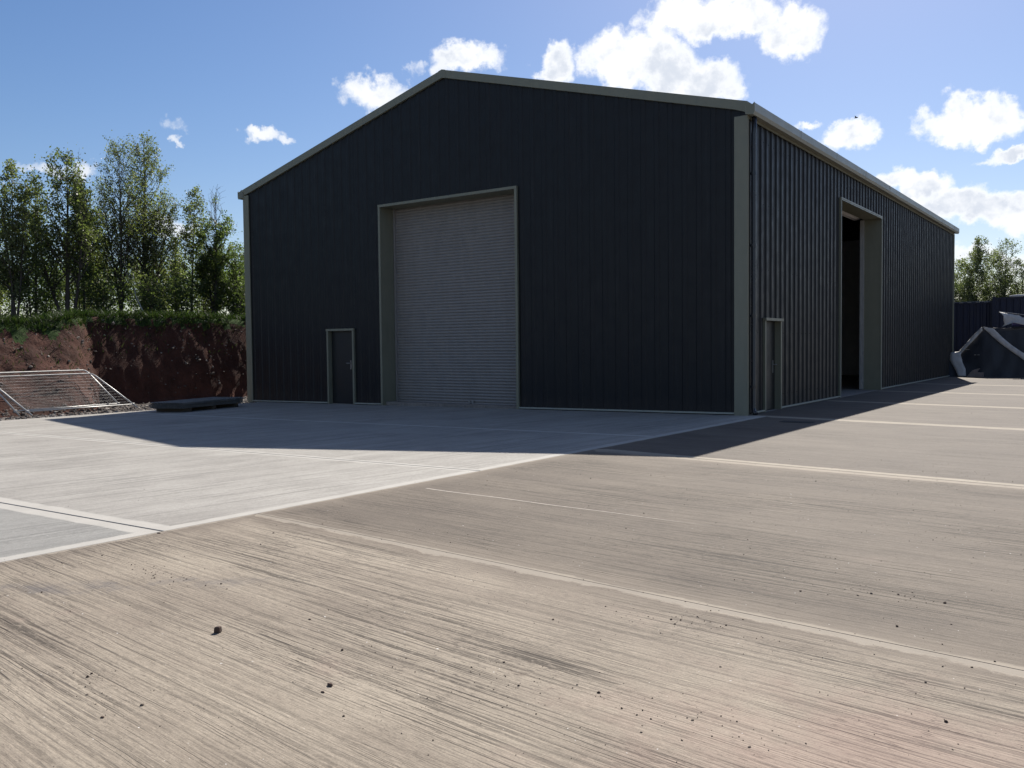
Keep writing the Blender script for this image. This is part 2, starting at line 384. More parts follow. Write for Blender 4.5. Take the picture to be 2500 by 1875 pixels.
def tinted(name, cols, rough=0.8, trans=0.0, spec=0.3):
    m, T = material(name)
    at = T.new('ShaderNodeAttribute', attribute_name='tint').outputs['Fac']
    r = T.new('ShaderNodeValToRGB'); T.l.new(at, r.inputs[0])
    while len(r.color_ramp.elements) < len(cols): r.color_ramp.elements.new(0.5)
    for i, c in enumerate(cols):
        r.color_ramp.elements[i].position = i / (len(cols) - 1); r.color_ramp.elements[i].color = (*c, 1)
    T.l.new(r.outputs[0], T.p.inputs['Base Color']); T.p.inputs['Roughness'].default_value = rough
    T.p.inputs['Specular IOR Level'].default_value = spec
    if trans:
        tr = T.new('ShaderNodeBsdfTranslucent')
        k = T.new('ShaderNodeVectorMath', operation='MULTIPLY'); T.l.new(r.outputs[0], k.inputs[0]); k.inputs[1].default_value = (1.25, 1.5, 0.7)
        T.l.new(k.outputs[0], tr.inputs[0])
        mx = T.new('ShaderNodeMixShader'); mx.inputs[0].default_value = trans
        T.l.new(T.p.outputs[0], mx.inputs[1]); T.l.new(tr.outputs[0], mx.inputs[2]); T.l.new(mx.outputs[0], T.out.inputs[0])
    return m
M['leaf_poplar'] = tinted('poplar leaves', [(0.07, 0.080, 0.038), (0.115, 0.128, 0.058), (0.17, 0.175, 0.09)], 0.48, 0.55, 0.35)
M['leaf_birch'] = tinted('birch leaves', [(0.085, 0.092, 0.046), (0.14, 0.148, 0.072), (0.20, 0.20, 0.11)], 0.48, 0.55, 0.35)
M['leaf_bush'] = tinted('shrub leaves', [(0.07, 0.085, 0.035), (0.11, 0.135, 0.055), (0.16, 0.18, 0.09)], 0.5, 0.55, 0.35)
M['leaf_far'] = tinted('dusty willow leaves', [(0.085, 0.092, 0.055), (0.13, 0.145, 0.08), (0.19, 0.19, 0.125)], 0.5, 0.5)
M['grass'] = tinted('grass blades', [(0.018, 0.030, 0.009), (0.030, 0.050, 0.013), (0.06, 0.065, 0.028)], 0.6, 0.35)
M['stone'] = tinted('crushed stone', [(0.05, 0.036, 0.03), (0.10, 0.08, 0.068), (0.15, 0.13, 0.115), (0.27, 0.245, 0.22)], 0.9)
M['grit'] = tinted('earth crumbs', [(0.05, 0.034, 0.026), (0.09, 0.065, 0.05), (0.20, 0.165, 0.135)], 0.95)
M['bark'] = paint('brown grey bark', (0.075, 0.06, 0.05), 0.9, 0.35, 0, 14)
M['bark_white'] = paint('white birch bark', (0.42, 0.40, 0.36), 0.8, 0.35, 0, 14)

# ------------------------------------------------------------------ ground
def lz(x):                       # the forecourt left of the joint falls gently away from the corner
    return 0.009 * min(x, 0.0)

g = MB(); S = 900
g.add([(-S, -S, -0.45), (S, -S, -0.45), (S, S, -0.45), (-S, S, -0.45)], [(0, 1, 2, 3)])
tag(g.build('ground', M['gravel_bed']), 'flat stony ground under and around the concrete yard', kind='structure')

yard = empty('concrete_yard', (0, 0, 0), label='jointed concrete forecourt in front of and beside the dark shed', kind='structure')

def slab(quad, mat, strips=(0, 0, 0, 0), ring=0.4, zf=lambda x, y: 0.0, gaps=(.003, .003, .003, .003), mats=None, label=None):
    """convex quad (counter clockwise corners); strips[i] widens the pale trowelled edge along side i"""
    P = [Vector((x, y)) for x, y in quad]
    n = 4
    def inset(ds):
        L = []
        for i in range(n):
            d = (P[(i + 1) % n] - P[i]).normalized(); nn = Vector((-d.y, d.x))
            L.append((P[i] + nn * ds[i], d))
        out = []
        for i in range(n):
            (a, u), (b, w) = L[i - 1], L[i]
            den = u.x * w.y - u.y * w.x
            t = ((b.x - a.x) * w.y - (b.y - a.y) * w.x) / den
            out.append(a + u * t)
        return out
    outer = inset(gaps); rim = inset([q + 0.004 for q in gaps]); inner = inset([ring] * n)
    V = []; F = []; E = []
    # subdivide edges so that the linear slope and attribute stay clean
    def put(p, dz=0.0): V.append((p.x, p.y, zf(p.x, p.y) + dz)); return len(V) - 1
    # top: four border quads with own edge values, plus the centre
    loops = []
    for i in range(n):
        j = (i + 1) % n
        a, b, c, d = put(rim[i]), put(rim[j]), put(inner[j]), put(inner[i])
        F.append((a, b, c, d)); off = 0.12 - strips[i] if strips[i] else 0.5
        loops.append([off, off, ring + off, ring + off])
        V.append((outer[i].x, outer[i].y, zf(outer[i].x, outer[i].y) - 0.005)); e0 = len(V) - 1
        V.append((outer[j].x, outer[j].y, zf(outer[j].x, outer[j].y) - 0.005)); e1 = len(V) - 1
        F.append((e0, e1, b, a)); loops.append([off] * 4)
        V.append((outer[i].x, outer[i].y, zf(outer[i].x, outer[i].y) - 0.2)); f0 = len(V) - 1
        V.append((outer[j].x, outer[j].y, zf(outer[j].x, outer[j].y) - 0.2)); f1 = len(V) - 1
        F.append((f0, f1, e1, e0)); loops.append([0.9] * 4)
    c4 = [put(q) for q in inner]; F.append(tuple(c4)); loops.append([0.9] * 4)
    me = bpy.data.meshes.new('slab'); me.from_pydata(V, [], F); me.materials.append(mat)
    a = me.attributes.new('edge', 'FLOAT', 'CORNER'); a.data.foreach_set('value', [x for l in loops for x in l])
    o = bpy.data.objects.new('slab', me); col.objects.link(o); o.parent = yard
    if label: o['label'] = label
    return o

def Mx(y): return 0.2 + 0.0215 * (y + 11.0)          # long joint between the pale and the brown bays
RX = [6.78, 13.4, 20.0]
J = [(-26, -.11), (-19.3, -.11), (-12.83, -.100), (-6.93, -.118), (-0.02, -.150), (5.62, -.20), (11.1, -.20), (16.75, -.20), (22.75, -.20), (28.9, -.20)]
def jy(k, x): return J[k][0] + J[k][1] * (x - 0.2)
for k in range(len(J) - 1):
    xl0 = Mx(J[k][0]) if k < 4 else 0.012
    xl1 = Mx(J[k + 1][0]) if k + 1 <= 4 and k < 4 else 0.012
    mat = M['slab_near'] if k <= 1 else (M['slab_mid'] if k == 2 else M['slab_far'])
    for bi in range(3):
        a0, a1 = (xl0, xl1) if bi == 0 else (RX[bi - 1], RX[bi - 1])
        b0 = RX[bi]
        lo = 0.0 if k < 2 else (0.03 if k == 2 else 0.15)
        hi = 0.07 if k == 1 else 0.15
        gp = {1: .0005, 2: .0005}.get(k, .006)
        gh = .0005 if k == 1 else .006
        slab([(a0, jy(k, a0)), (b0, jy(k, b0)), (b0, jy(k + 1, b0)), (a1, jy(k + 1, a1))], mat,
             (lo, 0.08, hi, 0.02 if k < 4 else 0.0), gaps=(gp, .004, gh, .002))
LY = [-26.0, -18.4, -13.77, -9.55, -4.85, -0.012]
LX = -15.55
for k in range(len(LY) - 1):
    mat = M['slab_grey'] if k < 2 else M['slab_pale']
    y0, y1 = LY[k], LY[k + 1]
    slab([(LX, y0), (Mx(y0), y0), (Mx(y1), y1), (LX, y1)], mat,
         (0.145 if k == 2 else (0.08 if k == 3 else 0.05), 0.13, 0.145 if k == 1 else (0.07 if k == 2 else 0.05), 0.06),
         zf=lambda x, y: lz(x), gaps=(.011 if k in (2, 3) else .004, .002, .011 if k in (1, 2) else .004, .002))
slab([(-16.2, .1), (-0.03, .1), (-0.03, 25.0), (-16.2, 25.0)], M['slab_in'], label='bare concrete floor inside the shed')
j = MB()
j.add([(LX + .05, -26, -0.19), (20, -26, -0.05), (20, 28, -0.05), (LX + .05, 28, -0.19)], [(0, 1, 2, 3)])
j.build('joint_filler', M['joint'], yard)
# the raised thin seam that fades out across the middle slab
sm = MB(); pts = []
for i in range(25):
    t = i / 24; x = 0.55 + t * 3.4
    w = 0.013 * (1 - t) ** 0.6 + 0.001
    y = -10.94 - 0.071 * (x - 0.85) + 0.008 * math.sin(5 * x)
    pts.append((x, y, w))
vs = [(x, y - w, 0.001) for x, y, w in pts] + [(x, y + w, 0.001) for x, y, w in pts] + [(x, y, 0.0015) for x, y, w in pts]
n_ = len(pts); fs = []
for i in range(n_ - 1): fs += [(i, i + 1, 2 * n_ + i + 1, 2 * n_ + i), (2 * n_ + i, 2 * n_ + i + 1, n_ + i + 1, n_ + i)]
m_, T_ = material('pale mortar seam'); T_.p.inputs['Base Color'].default_value = (0.4, 0.35, 0.3, 1); T_.p.inputs['Roughness'].default_value = 0.9
gp_ = T_.new('ShaderNodeNewGeometry').outputs['Position']
T_.l.new(T_.mix(T_.ramp(T_.noise(gp_, 12, 4), 0.35, 0.65), (0.32, 0.28, 0.24), (0.42, 0.37, 0.31)), T_.p.inputs['Base Color'])
sm.add(vs, fs); sm.build('seam', m_, yard)

# ------------------------------------------------------------------ the shed
shed = empty('industrial_shed', (0, 0, 0),
             label='large anthracite ribbed steel shed with pale trims, grey roller door and open side doorway', cat='building')
WX, LYN, HE = -16.34, 25.15, 6.42
def zg(x):                                    # underside of the verge along the gable
    return 8.60 - abs(x - WX / 2) * (8.60 - 6.42) / (-WX / 2)
PITCH = 1 / 3.0
def prof_breaks(u0, u1):
    br = []
    k = math.floor(u0 / PITCH) - 1
    while k * PITCH < u1 + PITCH:
        b = k * PITCH
        for du, h in ((0.0, 0), (0.19, 0), (0.217, 1), (0.306, 1)): br.append((b + du, h))
        k += 1
    br.sort()
    def hgt(u):
        for (a, ha), (b, hb) in zip(br, br[1:]):
            if a <= u <= b: return ha + (hb - ha) * ((u - a) / (b - a) if b > a else 0)
        return 0
    us = [u0] + [u for u, _ in br if u0 + 1e-4 < u < u1 - 1e-4] + [u1]
    return [(u, hgt(u)) for u in us]
DEP = 0.032
def cladding(face, u0, u1, z0, ztop, idx):
    off = (0.0018 if face == 'side' else 0.0007) * (idx % 2)
    b = MB(); vs = []; fs = []
    pr = prof_breaks(u0, u1)
    for u, h in pr:
        d = (DEP if face == 'side' else .019) * (h - 1) - off             # crown flush with the wall line
        zt = ztop(u) if callable(ztop) else ztop
        for z in (z0, zt):
            vs.append((u, -d - DEP * 0.0, z) if face == 'front' else (d, u, z))
    if face == 'front': vs = [(x, -(y) if False else y, z) for x, y, z in vs]
    for i in range(len(pr) - 1):
        a = 2 * i
        fs.append((a, a + 2, a + 3, a + 1))
    b.add(vs, fs)
    return b.build('cladding_sheet', M['anthracite'], shed)

def cuts(u0, u1, extra):
    c = {round(u0, 4), round(u1, 4)} | {round(e, 4) for e in extra}
    k = math.ceil(u0)
    while k < u1:
        if all(abs(k - e) > 0.06 for e in c): c.add(float(k))
        k += 1
    return sorted(c)
# front gable; the sheets stop at the three openings
PD = (-12.6965, -11.5843, 2.08)
RD = (-10.5455, -5.8434, 5.47)
SD = (1.0076, 2.1081, 2.078)
BD = (6.9916, 11.7317, 5.487)
c = cuts(WX, 0.0, PD[:2] + RD[:2])
for i, (a, b) in enumerate(zip(c, c[1:])):
    mid = (a + b) / 2
    z0 = -0.16 + 0.02
    for o in (PD, RD):
        if o[0] < mid < o[1]: z0 = o[2] - 0.02
    if a < WX / 2 < b: 
        cladding('front', a, WX / 2, z0, zg, i); cladding('front', WX / 2, b, z0, zg, i); continue
    cladding('front', a, b, z0, zg, i)
c = cuts(0.0, LYN, SD[:2] + BD[:2])
for i, (a, b) in enumerate(zip(c, c[1:])):
    mid = (a + b) / 2; z0 = 0.02
    for o in (SD, BD):
        if o[0] < mid < o[1]: z0 = o[2] - 0.02
    cladding('side', a, b, z0, HE - 0.02, i)
# far walls and roof
b = MB(); b.box((WX, 0.06, -.2), (WX + .06, LYN, HE)); b.build('side_wall', M['anthracite'], shed)
b = MB(); b.prism([(WX, LYN - .05, -.2), (0, LYN - .05, -.2), (0, LYN - .05, HE), (WX / 2, LYN - .05, 8.6), (WX, LYN - .05, HE)], (0, .05, 0)); b.build('rear_wall', M['anthracite'], shed)
for sgn in (0, 1):
    b = MB()
    xe = 0.06 if sgn else WX - 0.06
    b.prism([(xe, 0.02, HE + 0.01), (WX / 2, 0.02, 8.63), (WX / 2, 0.02, 8.70), (xe, 0.02, HE + 0.09)], (0, LYN + .04, 0)); b.build('roof', M['anthracite'], shed)
# inner liner, with the openings left free
def liner(lo, hi, ax, openings, name='wall_liner'):
    b = MB(); e = [lo] + [q for o in openings for q in o[:2]] + [hi]
    for k in range(0, len(e), 2):
        if ax == 'x': b.box((e[k], .10, -.18), (e[k + 1], .14, 6.4))
        else: b.box((-.14, e[k], -.05), (-.10, e[k + 1], 6.4))
    for o in openings:
        if ax == 'x': b.box((o[0] + .002, .10, o[2]), (o[1] - .002, .14, 6.4))
        else: b.box((-.14, o[0] + .002, o[2]), (-.10, o[1] - .002, 6.4))
    b.build(name, M['liner'], shed)
liner(WX + .08, -.02, 'x', (PD, RD)); liner(.08, LYN - .06, 'y', (SD, BD))
b = MB(); b.prism([(WX + .08, .10, 6.402), (-.02, .10, 6.402), (WX / 2, .10, 8.55)], (0, .04, 0)); b.build('gable_liner', M['liner'], shed)
b = MB(); b.box((WX + .065, .15, -.15), (WX + .10, LYN - .12, 6.3)); b.build('wall_liner', M['liner'], shed)  # this and the rear liner added to bounce light about the interior
b = MB(); b.box((WX + .12, LYN - .10, -.1), (-.16, LYN - .06, 6.3)); b.build('wall_liner', M['liner'], shed)
for sgn in (0, 1):
    b = MB(); xe = -.16 if sgn else WX + .12
    b.prism([(xe, .16, 6.36), (WX / 2, .16, 8.50), (WX / 2, .16, 8.53), (xe, .16, 6.39)], (0, LYN - .3, 0)); b.build('added_roof_liner', M['liner'], shed)  # roof lining added to bounce more light indoors
# steel frames inside, seen dimly through the doorway
for y in (5.0, 12.6, 18.8):
    b = MB(); b.box((-.46, y - .1, 0), (-.18, y + .1, 6.2)); b.build('steel_column', M['liner'], shed)
    b = MB(); b.box((WX + .18, y - .1, 0), (WX + .46, y + .1, 6.2)); b.build('steel_column', M['liner'], shed)

# verge trims and gutters
def verge(side):
    b = MB()
    xe = 0.03 if side > 0 else WX - 0.075
    za = 8.727; ze = 6.542 if side > 0 else 6.52
    xa = WX / 2
    zb = 8.525; 
    k = (za - ze) / (xe - xa)
    xt = -0.255 if side > 0 else WX + 0.235
    lowt = zb - abs(xt - xa) * abs(k) * 1.0
    pts = [(xa, -.05, za), (xa, -.05, zb), (xt, -.05, lowt), (xe, -.05, 6.31 if side > 0 else 6.33), (xe, -.05, ze)]
    b.prism(pts, (0, .10, 0))
    b.prism([(xa, .0502, za), (xe, .0502, ze), (xe, .0502, ze - .02), (xa, .0502, za - .02)], (0, .18, 0))
    b.build('verge_trim', M['trim'], shed)
verge(1); verge(-1)
b = MB(); b.prism([(WX / 2 - .12, -.054, 8.73 - .028), (WX / 2, -.054, 8.732), (WX / 2 + .12, -.054, 8.73 - .028), (WX / 2 + .12, -.054, 8.49), (WX / 2, -.054, 8.522), (WX / 2 - .12, -.054, 8.49)], (0, .003, 0))
b.build('ridge_cover', M['trim'], shed)
def gutter(x0, sg):
    b = MB()
    # boxed gutter: outer face leans out slightly, open top with a lip
    pr = [(x0, 6.27), (x0 + .165 * sg, 6.245), (x0 + .20 * sg, 6.31), (x0 + .20 * sg, 6.475), (x0 + .18 * sg, 6.487), (x0 + .175 * sg, 6.46), (x0 + .165 * sg, 6.30), (x0 + .02 * sg, 6.31), (x0 + .02 * sg, 6.44), (x0, 6.44)]
    n = len(pr); ys = (-.10, LYN + .1)
    vs = [(x, y, z) for y in ys for x, z in pr]
    fs = [(i, (i + 1) % n, n + (i + 1) % n, n + i) for i in range(n)] + [tuple(range(n)), tuple(range(n, 2 * n))]
    b.add(vs, fs); o = b.build('gutter', M['gutter'], shed)
    c_ = MB()
    if sg > 0:
        c_.prism([(x0 + .006, -.104, 6.262), (x0 + .172, -.104, 6.24), (x0 + .203, -.104, 6.30), (x0 + .203, -.104, 6.49), (x0 + .15, -.104, 6.45), (x0 + .006, -.104, 6.52)], (0, .003, 0))
    else:
        c_.prism([(x0 - .006, -.104, 6.262), (x0 - .172, -.104, 6.24), (x0 - .203, -.104, 6.30), (x0 - .203, -.104, 6.49), (x0 - .15, -.104, 6.44), (x0 - .006, -.104, 6.53)], (0, .003, 0))
    c_.build('gutter_end', M['trim'], shed)
    for k in range(1, 9):
        jb = MB(); y = k * 3.0
        jb.box((x0 + .2005 * sg, y - .03, 6.30), (x0 + .204 * sg, y + .03, 6.48)); jb.build('gutter_joint', M['gutter'], o)
gutter(0.004, 1); gutter(WX - .004, -1)
b = MB(); b.box((.002, .02, 6.20), (.030, LYN - .02, 6.268)); b.build('eaves_trim', M['trim'], shed)
# corner trims
b = MB(); b.box((-.258, -.046, -.02), (.036, -.008, 6.26)); b.box((.003, -.0075, -.02), (.036, .045, 6.26)); b.build('corner_trim', M['trim'], shed, bevel=.004)
b = MB(); b.box((WX - .035, -.046, -.17), (WX + .225, -.008, 6.34)); b.box((WX - .035, -.0075, -.17), (WX - .002, .22, 6.24)); b.build('corner_trim', M['trim'], shed, bevel=.004)
b = MB(); b.box((-.05, LYN - .06, 0), (.036, LYN + .03, 6.24)); b.build('corner_trim', M['trim'], shed, bevel=.004)
# base drips
def base_x(a, b_):
    m = MB(); m.prism([(a, -.008, .055 + lz(a)), (b_, -.008, .055 + lz(b_)), (b_, -.008, .02 + lz(b_)), (a, -.008, .02 + lz(a))], (0, -.045, 0)); m.build('base_trim', M['gutter'], shed)
base_x(WX + .23, PD[0] - .01); base_x(PD[1] + .01, RD[0] - .01); base_x(RD[1] + .01, -.262)
def base_y(a, b_):
    m = MB(); m.box((.004, a, .022), (.045, b_, .055)); m.build('base_trim', M['gutter'], shed)
base_y(.30, SD[0] - .01); base_y(SD[1] + .01, BD[0] - .01); base_y(BD[1] + .01, LYN - .07)

# screws on the side wall: one row per rail, on the pans between the ribs
b = MB()
for zr in (0.35, 1.75, 3.15, 4.55, 5.9):
    k = 0
    while k * PITCH + .095 < LYN:
        y = k * PITCH + .095
        if not ((BD[0] - .1 < y < BD[1] + .1 and zr < BD[2]) or (SD[0] - .1 < y < SD[1] + .1 and zr < SD[2])) and (k % 3 != 2 or random.random() < .4):
            yj = y + random.uniform(-.01, .01); zj = zr + random.uniform(-.01, .01); x = -DEP + .0005
            b.prism([(x, yj + .011 * math.cos(t), zj + .011 * math.sin(t)) for t in (0, 1.05, 2.09, 3.14, 4.19, 5.24)], (.008, 0, 0))
        k += 1
tag(b.build('fasteners', M['black_pipe'], shed), kind='stuff')

# front roller door
rd = MB(); rd.box((RD[0] + .01, .575, -.14), (RD[1] - .01, .60, 5.44)); rdo = rd.build('roller_door', M['slat'], shed)
rdo['label'] = 'closed light grey roller shutter of narrow slats'
pitch = 0.08; w0, w1 = RD[0] + .12, RD[1] - .12
me = None; k = 0; z = -0.045
while z < 5.44:
    if me is None:
        s = MB(); n = 7; arc = []
        for q in range(n):
            t = q / (n - 1); arc.append((-.020 * math.sin(math.pi * t) ** .8, t * (pitch - .010)))
        arc.append((.006, pitch - .006)); arc.append((.006, pitch))
        vs = [(x, y, zz) for x in (w0, w1) for y, zz in arc]; N = len(arc)
        s.add(vs, [(i, N + i, N + i + 1, i + 1) for i in range(N - 1)])
        o = s.build('slat', M['slat'], rdo); me = o.data
    else:
        o = bpy.data.objects.new('slat', me); col.objects.link(o); o.parent = rdo
    o.location = (0, .55 + random.uniform(-.0015, .0015), z); z += pitch; k += 1
b = MB(); b.box((w0, .50, -.115), (w1, .56, -.05)); b.prism([(w0, .50, -.118), (w1, .50, -.075), (w1, .50, -.12), (w0, .50, -.12)], (0, .06, 0)); b.build('bottom_rail', M['slat'], rdo)
b = MB(); b.box((-7.86, .485, .0), (-7.80, .50, .09)); b.box((-7.74, .485, .0), (-7.68, .50, .09)); b.box((-7.84, .475, .03), (-7.70, .487, .05)); b.build('lift_handle', M['handle'], rdo)
for x in (RD[0] + .075, RD[1] - .13):
    b = MB(); b.box((x, .49, -.14), (x + .055, .57, 5.44)); b.build('guide_rail', M['slat'], rdo)

def frame_x(o, dep, wv, name, zb, over=0.0):
    """opening trims on the front face"""
    x0, x1, z1 = o
    f = MB()
    f.box((x0, -.046, zb), (x0 + wv, -.004, z1 - wv)); f.box((x0 + .002, -.0035, zb), (x0 + wv - .01, dep, z1 - wv))
    f.box((x1 - wv, -.046, zb), (x1, -.004, z1 - wv)); f.box((x1 - wv + .01, -.0035, zb), (x1 - .002, dep, z1 - wv))
    f.box((x0 - over, -.052 - over * .4, z1 - wv + .001), (x1 + over, -.004, z1)); f.box((x0 + .002, -.0035, z1 - wv + .003), (x1 - .002, dep, z1 - .002))
    return f.build(name, M['trim'], shed)
def frame_y(o, dep, wv, name, over=0.0, mat='trim'):
    y0, y1, z1 = o
    f = MB()
    f.box((.004, y0, 0), (.046, y0 + wv, z1 - wv)); f.box((-dep, y0 + .002, 0), (.0035, y0 + wv - .01, z1 - wv))
    f.box((.004, y1 - wv, 0), (.046, y1, z1 - wv)); f.box((-dep, y1 - wv + .01, 0), (.0035, y1 - .002, z1 - wv))
    f.box((.004, y0 - over, z1 - wv + .001), (.052 + over, y1 + over, z1)); f.box((-dep, y0 + .002, z1 - wv + .003), (.0035, y1 - .002, z1 - .002))
    return f.build(name, M[mat], shed)
frame_x(RD, .62, .07, 'door_surround', -.12)
frame_x(PD, .14, .062, 'door_surround', -.15, .015)
frame_y(BD, .48, .075, 'door_surround')
frame_y(SD, .14, .062, 'door_surround', .03)
# pale outer beads of the side opening
b = MB(); b.box((.0465, BD[0], 0), (.056, BD[0] + .03, BD[2])); b.box((.0465, BD[1] - .03, 0), (.056, BD[1], BD[2])); b.box((.0525, BD[0] + .031, BD[2] - .03), (.060, BD[1] - .031, BD[2]))
b.build('edge_bead', M['gutter'], shed)
# roller housing over the side opening and a guide, inside
b = MB(); b.box((-.60, BD[0] + .05, 0.01), (-.484, BD[0] + .13, 5.41)); b.build('guide_rail', M['galv'], shed)
b = MB(); b.box((-.60, BD[1] - .13, 0.01), (-.484, BD[1] - .05, 5.41)); b.build('guide_rail', M['galv'], shed)
b = MB(); b.tube([(-.78, BD[0] - .1, 5.75), (-.78, BD[1] + .1, 5.75)], .3, 14); b.build('shutter_drum', M['liner'], shed)

def leaf_front():
    d = MB(); d.box((PD[0] + .063, .10, -.10), (PD[1] - .063, .138, PD[2] - .064)); o = d.build('door', M['door_leaf'], shed, bevel=.003)
    o['label'] = 'closed dark personnel door beside the roller shutter'
    h = MB(); h.box((-11.86, .088, .90), (-11.815, .0995, 1.16)); h.tube([(-11.838, .09, 1.08), (-11.838, .04, 1.08), (-11.97, .038, 1.08)], .010, 8)
    h.tube([(-11.838, .0995, .93), (-11.838, .075, .93)], .022, 10); h.tube([(-11.838, .0995, 1.14), (-11.838, .075, 1.14)], .020, 10)
    h.build('handle', M['handle'], o)
def leaf_side():
    d = MB(); d.box((-.138, SD[0] + .063, .012), (-.10, SD[1] - .063, SD[2] - .064)); o = d.build('door', M['door_leaf'], shed, bevel=.003)
    o['label'] = 'closed dark personnel door near the corner of the long wall'
    h = MB(); y = 1.895; h.box((-.0995, y - .02, .84), (-.088, y + .02, 1.13)); h.tube([(-.09, y, 1.03), (-.04, y, 1.03), (-.038, y + .11, 1.03)], .011, 8); h.build('handle', M['handle'], o)
leaf_front(); leaf_side()

# downpipe at the near corner, with shoe and brackets
dp = MB(); dp.tube([(.10, .17, 6.25), (.10, .17, 6.0), (.085, .17, 5.9), (.085, .17, .16), (.10, .155, .07), (.16, .10, .03)], .052, 14)
dpo = dp.build('downpipe', M['black_pipe'], shed, smooth=True)
for z in (5.08, 3.58, 2.1, .6):
    k = MB(); k.tube([(.085, .17, z - .03), (.085, .17, z + .03)], .060, 14); k.box((.0, .15, z - .02), (.05, .19, z + .02)); k.box((.06, .08, z - .016), (.075, .26, z + .016))
    k.build('pipe_bracket', M['black_pipe'], dpo)

# ------------------------------------------------------------------ red earth bank with the plateau behind it
random.seed(4); np.random.seed(4)
def sstep(a, b, t):
    t = min(1, max(0, (t - a) / (b - a))); return t * t * (3 - 2 * t)
def toe(y):
    w = 0.35 * noise.noise(Vector((y * .35, 3.1, 0)))
    return -20.25 + 3.0 * (1 - sstep(-4.9, -2.6, y)) + w * .5
def bank_h(x, y):
    t = toe(y); bul = 1 - sstep(-4.9, -2.9, y)
    d = t - x
    run = .80 + 2.5 * bul
    top = 2.62 - 0.28 * bul + 0.10 * noise.noise(Vector((x * .4, y * .4, 2)))
    base = lz(x) - .07
    if d <= 0: return base
    s = min(1.0, d / run)
    prof = s ** (0.72 + .58 * bul)
    h = base + (top - base) * prof
    f = math.sin(math.pi * min(1, s))
    # raking grooves down the face plus lumps
    gq = noise.noise(Vector((y * 3.4 + h * 2.6, h * .5, 1.7))) * .09 + noise.noise(Vector((y * 9 + h * 7, h * 1.2, 5))) * .07
    lump = noise.noise(Vector((x * .9, y * .9, 8))) * .14 + noise.noise(Vector((x * 5, y * 5, h * 4))) * .05
    return h + (gq + lump) * (0.25 + f) * (1 - .35 * bul) * (1 if s < 1 else .35)
xs = [-15.62 - .22 * i for i in range(7)] + [-17.15 - .085 * i for i in range(86)] + [-24.6 - .6 * i for i in range(8)] + [-30, -36, -46, -70, -120, -300]
ys = [-120, -60, -34, -24, -18] + [-14 + .5 * i for i in range(8)] + [-10 + .10 * i for i in range(150)] + [5 + .5 * i for i in range(30)] + [22, 30, 45, 70, 120, 300]
V = []
for y in ys:
    for x in xs:
        dx = 0
        z = bank_h(x, y)
        V.append((x + (0.10 * noise.noise(Vector((x * 3, y * 3, z * 3))) if -24 < x < -17.2 else 0), y, z))
nx = len(xs); F = [(j * nx + i, j * nx + i + 1, (j + 1) * nx + i + 1, (j + 1) * nx + i) for j in range(len(ys) - 1) for i in range(nx - 1)]
b = MB(); b.add(V, F)
F_m = []
for f in F:
    x = sum(V[i][0] for i in f) / 4; y = sum(V[i][1] for i in f) / 4; d = toe(y) - x
    bul = 1 - sstep(-4.9, -2.9, y); run = .80 + 2.5 * bul
    F_m.append(1 if d <= -.15 else (0 if d < run * (.90 + .15 * noise.noise(Vector((x, y * 2, 0)))) else 2))
b.m = F_m
bk = b.build('earth_bank', [M['soil'], M['gravel_bed'], M['field']], smooth=True)
tag(bk, 'cut bank of red clay soil with a stony foot and turf on top', kind='structure')

# crushed stone between slab and bank
ICO = None
def icosa():
    t = (1 + 5 ** .5) / 2
    v = np.array([(-1, t, 0), (1, t, 0), (-1, -t, 0), (1, -t, 0), (0, -1, t), (0, 1, t), (0, -1, -t), (0, 1, -t), (t, 0, -1), (t, 0, 1), (-t, 0, -1), (-t, 0, 1)], float)
    v /= np.linalg.norm(v[0])
    f = np.array([(0, 11, 5), (0, 5, 1), (0, 1, 7), (0, 7, 10), (0, 10, 11), (1, 5, 9), (5, 11, 4), (11, 10, 2), (10, 7, 6), (7, 1, 8), (3, 9, 4), (3, 4, 2), (3, 2, 6), (3, 6, 8), (3, 8, 9), (4, 9, 5), (2, 4, 11), (6, 2, 10), (8, 6, 7), (9, 8, 1)])
    return v, f
IV, IF = icosa()
def stones(name, P, size, mat, rng, flat=0.7):
    n = len(P)
    jit = 1 + rng.uniform(-.3, .3, (n, 12, 1))
    v = IV[None] * jit * (size[:, None, None]) * np.stack([rng.uniform(.6, 1.3, n), rng.uniform(.6, 1.3, n), rng.uniform(.4, flat + .2, n)], -1)[:, None, :]
    a = rng.uniform(0, 6.28, n); ca, sa = np.cos(a)[:, None], np.sin(a)[:, None]
    x = v[..., 0] * ca - v[..., 1] * sa; y = v[..., 0] * sa + v[..., 1] * ca
    v = np.stack([x, y, v[..., 2]], -1) + P[:, None, :]
    tri = v[:, IF, :].reshape(-1, 3, 3)
    tint = np.repeat(rng.uniform(0, 1, n), 20)
    return quads_mesh(name, tri, mat, None, tint, 3)
rng = np.random.default_rng(5)
P = []; sz = []
while len(P) < 6500:
    y = rng.uniform(-11, 4.5); x = -15.65 - abs(rng.normal(0, 1)) * 2.0
    if x > -15.6 or x < toe(y) - .5: continue
    P.append((x, y, bank_h(x, y) + .015)); sz.append(min(.085, .022 + rng.exponential(.016)))
tag(stones('gravel', np.array(P), np.array(sz), M['stone'], rng), 'loose crushed stone lying between the slab edge and the red bank', kind='stuff')
P = []; sz = []
while len(P) < 650:
    y = rng.uniform(-10, 5); x = toe(y) - rng.uniform(0, 1.3 + 1.8 * (1 - sstep(-4.9, -2.9, y)))
    P.append((x, y, bank_h(x, y) + .01)); sz.append(min(.08, .014 + rng.exponential(.012)))
tag(stones('rubble', np.array(P), np.array(sz), M['stone'], rng, .9), 'small pale stones and clods stuck in the red bank face', kind='stuff')

